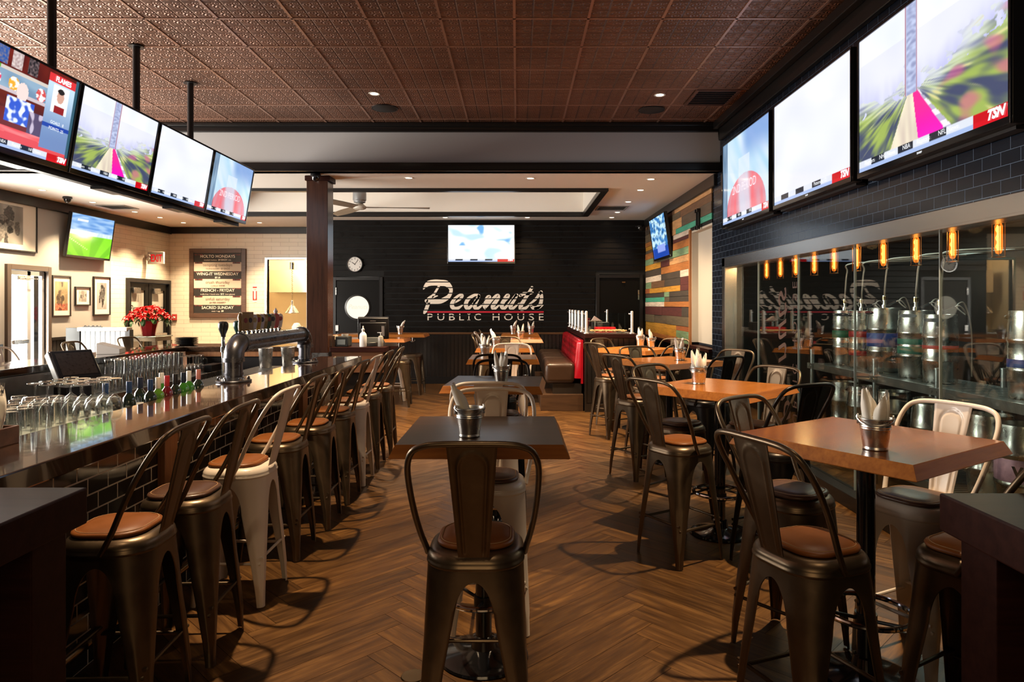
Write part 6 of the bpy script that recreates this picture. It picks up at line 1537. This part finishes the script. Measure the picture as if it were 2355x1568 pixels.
names = ['recessed ceiling spotlight nearest the wooden column in front of the coffer', 'recessed ceiling spotlight midway along the front of the coffer', 'recessed ceiling spotlight nearest the beam by the black tile corner', 'recessed ceiling spotlight second from the beam beside the plank wall', 'recessed ceiling spotlight beside the vent in the pale ceiling', 'recessed ceiling spotlight just beyond the vent', 'recessed ceiling spotlight by the end wall above the dark door', 'recessed ceiling spotlight above the end-wall TV', 'recessed ceiling spotlight at the end wall between clock and TV', 'recessed ceiling spotlight above the large framed photo', 'recessed ceiling spotlight beside the dome camera by the grey wall', 'recessed ceiling spotlight above the TV on the grey wall', 'recessed ceiling spotlight above the start of the cream tile', 'recessed ceiling spotlight near the cream tiled corner', 'recessed ceiling spotlight above the weekly specials board']
for (px, py), nm in zip(low, names):
    Y = 1.76*1570/(700-py); X = (px-1190)/1570*Y
    Y = min(Y, (15.3 if X < -4.3 else 14.0))
    downlight('d', X, Y, ZL, nm)
    spot(X, Y, ZL-.02, 420 if X < -4 else 75 if Y > 13 else 560 if Y < 9.7 and X < 1 else 190, 100, .7)
for X, Y, nm in ((-1.63, 7.77, 'recessed spotlight in the tin ceiling above the bar end'), (1.63, 7.82, 'recessed spotlight in the tin ceiling above the tables by the keg room')):
    downlight('d', X, Y, ZT-.001, nm)
    spot(X, Y, ZT-.02, 620, 66, .5)
# further spotlights of the same two rows, nearer than the photograph's edge
for X in (-1.75, 1.85):
    for Y, w in ((4.15, 640), (2.0, 45)):
        spot(X, Y, ZT-.02, w, 62, .45)
spot(-.1, 1.35, ZT-.02, 420, 40, .5)
# daylight through the windows of the street side
area(XL-.3, 6.4, 1.95, 5.8, 2.0, 760, (0, 6.4, 1.4), (1, .93, .84))
spot(-9.7, 5.3, 2.9, 1500, 30, .25, (1, .95, .9), .12, (-6.9, 11.4, .85))
pt(-5.0, 16.5, 2.7, 260, (1, .78, .48), .15)

for y in (7.6, 6.2, 4.8): pt(3.2, y, 2.2, 5, (1, .55, .2), .05)
area(3.6, 6.0, 2.38, .5, 3.5, 22, (3.6, 6.0, 0), (.78, 1, .92))  # unseen cool lamp added under the keg-room ceiling to light the kegs
area(-.2, -2.1, 2.0, 2.2, 1.3, 22, (-.1, 3, 1.1), (1, .70, .38))  # warm fill added behind the camera, no window there
area(XL-.25, 11.04, 1.3, .8, 2.0, 260, (0, 11.3, 2.4), (1, .95, .88))
# ------------------------------------------------------------------ camera, world
sc = bpy.context.scene
cam = bpy.data.cameras.new('camera'); co = bpy.data.objects.new('camera', cam); C.objects.link(co)
co.location = (0, 0, 1.65); co.rotation_euler = (R(90), 0, 0)
cam.sensor_width = 36; cam.lens = 24; cam.shift_x = -12.5/2355; cam.shift_y = -84/2355
cam.clip_start = .05; cam.clip_end = 60
sc.camera = co
w = bpy.data.worlds.new('world'); sc.world = w; w.use_nodes = True
bg = w.node_tree.nodes['Background']; bg.inputs[0].default_value = (.55, .5, .48, 1); bg.inputs[1].default_value = .05
sc.view_settings.view_transform = 'Standard'; sc.view_settings.look = 'None'; sc.view_settings.gamma = 1; sc.view_settings.exposure = .36
sc.view_settings.use_curve_mapping = False
cy = sc.cycles; cy.use_denoising = True; cy.max_bounces = 9; cy.diffuse_bounces = 4; cy.glossy_bounces = 4; cy.transmission_bounces = 7; cy.transparent_max_bounces = 12
cy.sample_clamp_indirect = 4; cy.caustics_reflective = False; cy.caustics_refractive = False; cy.blur_glossy = .6
cy.use_adaptive_sampling = True; cy.adaptive_threshold = .02
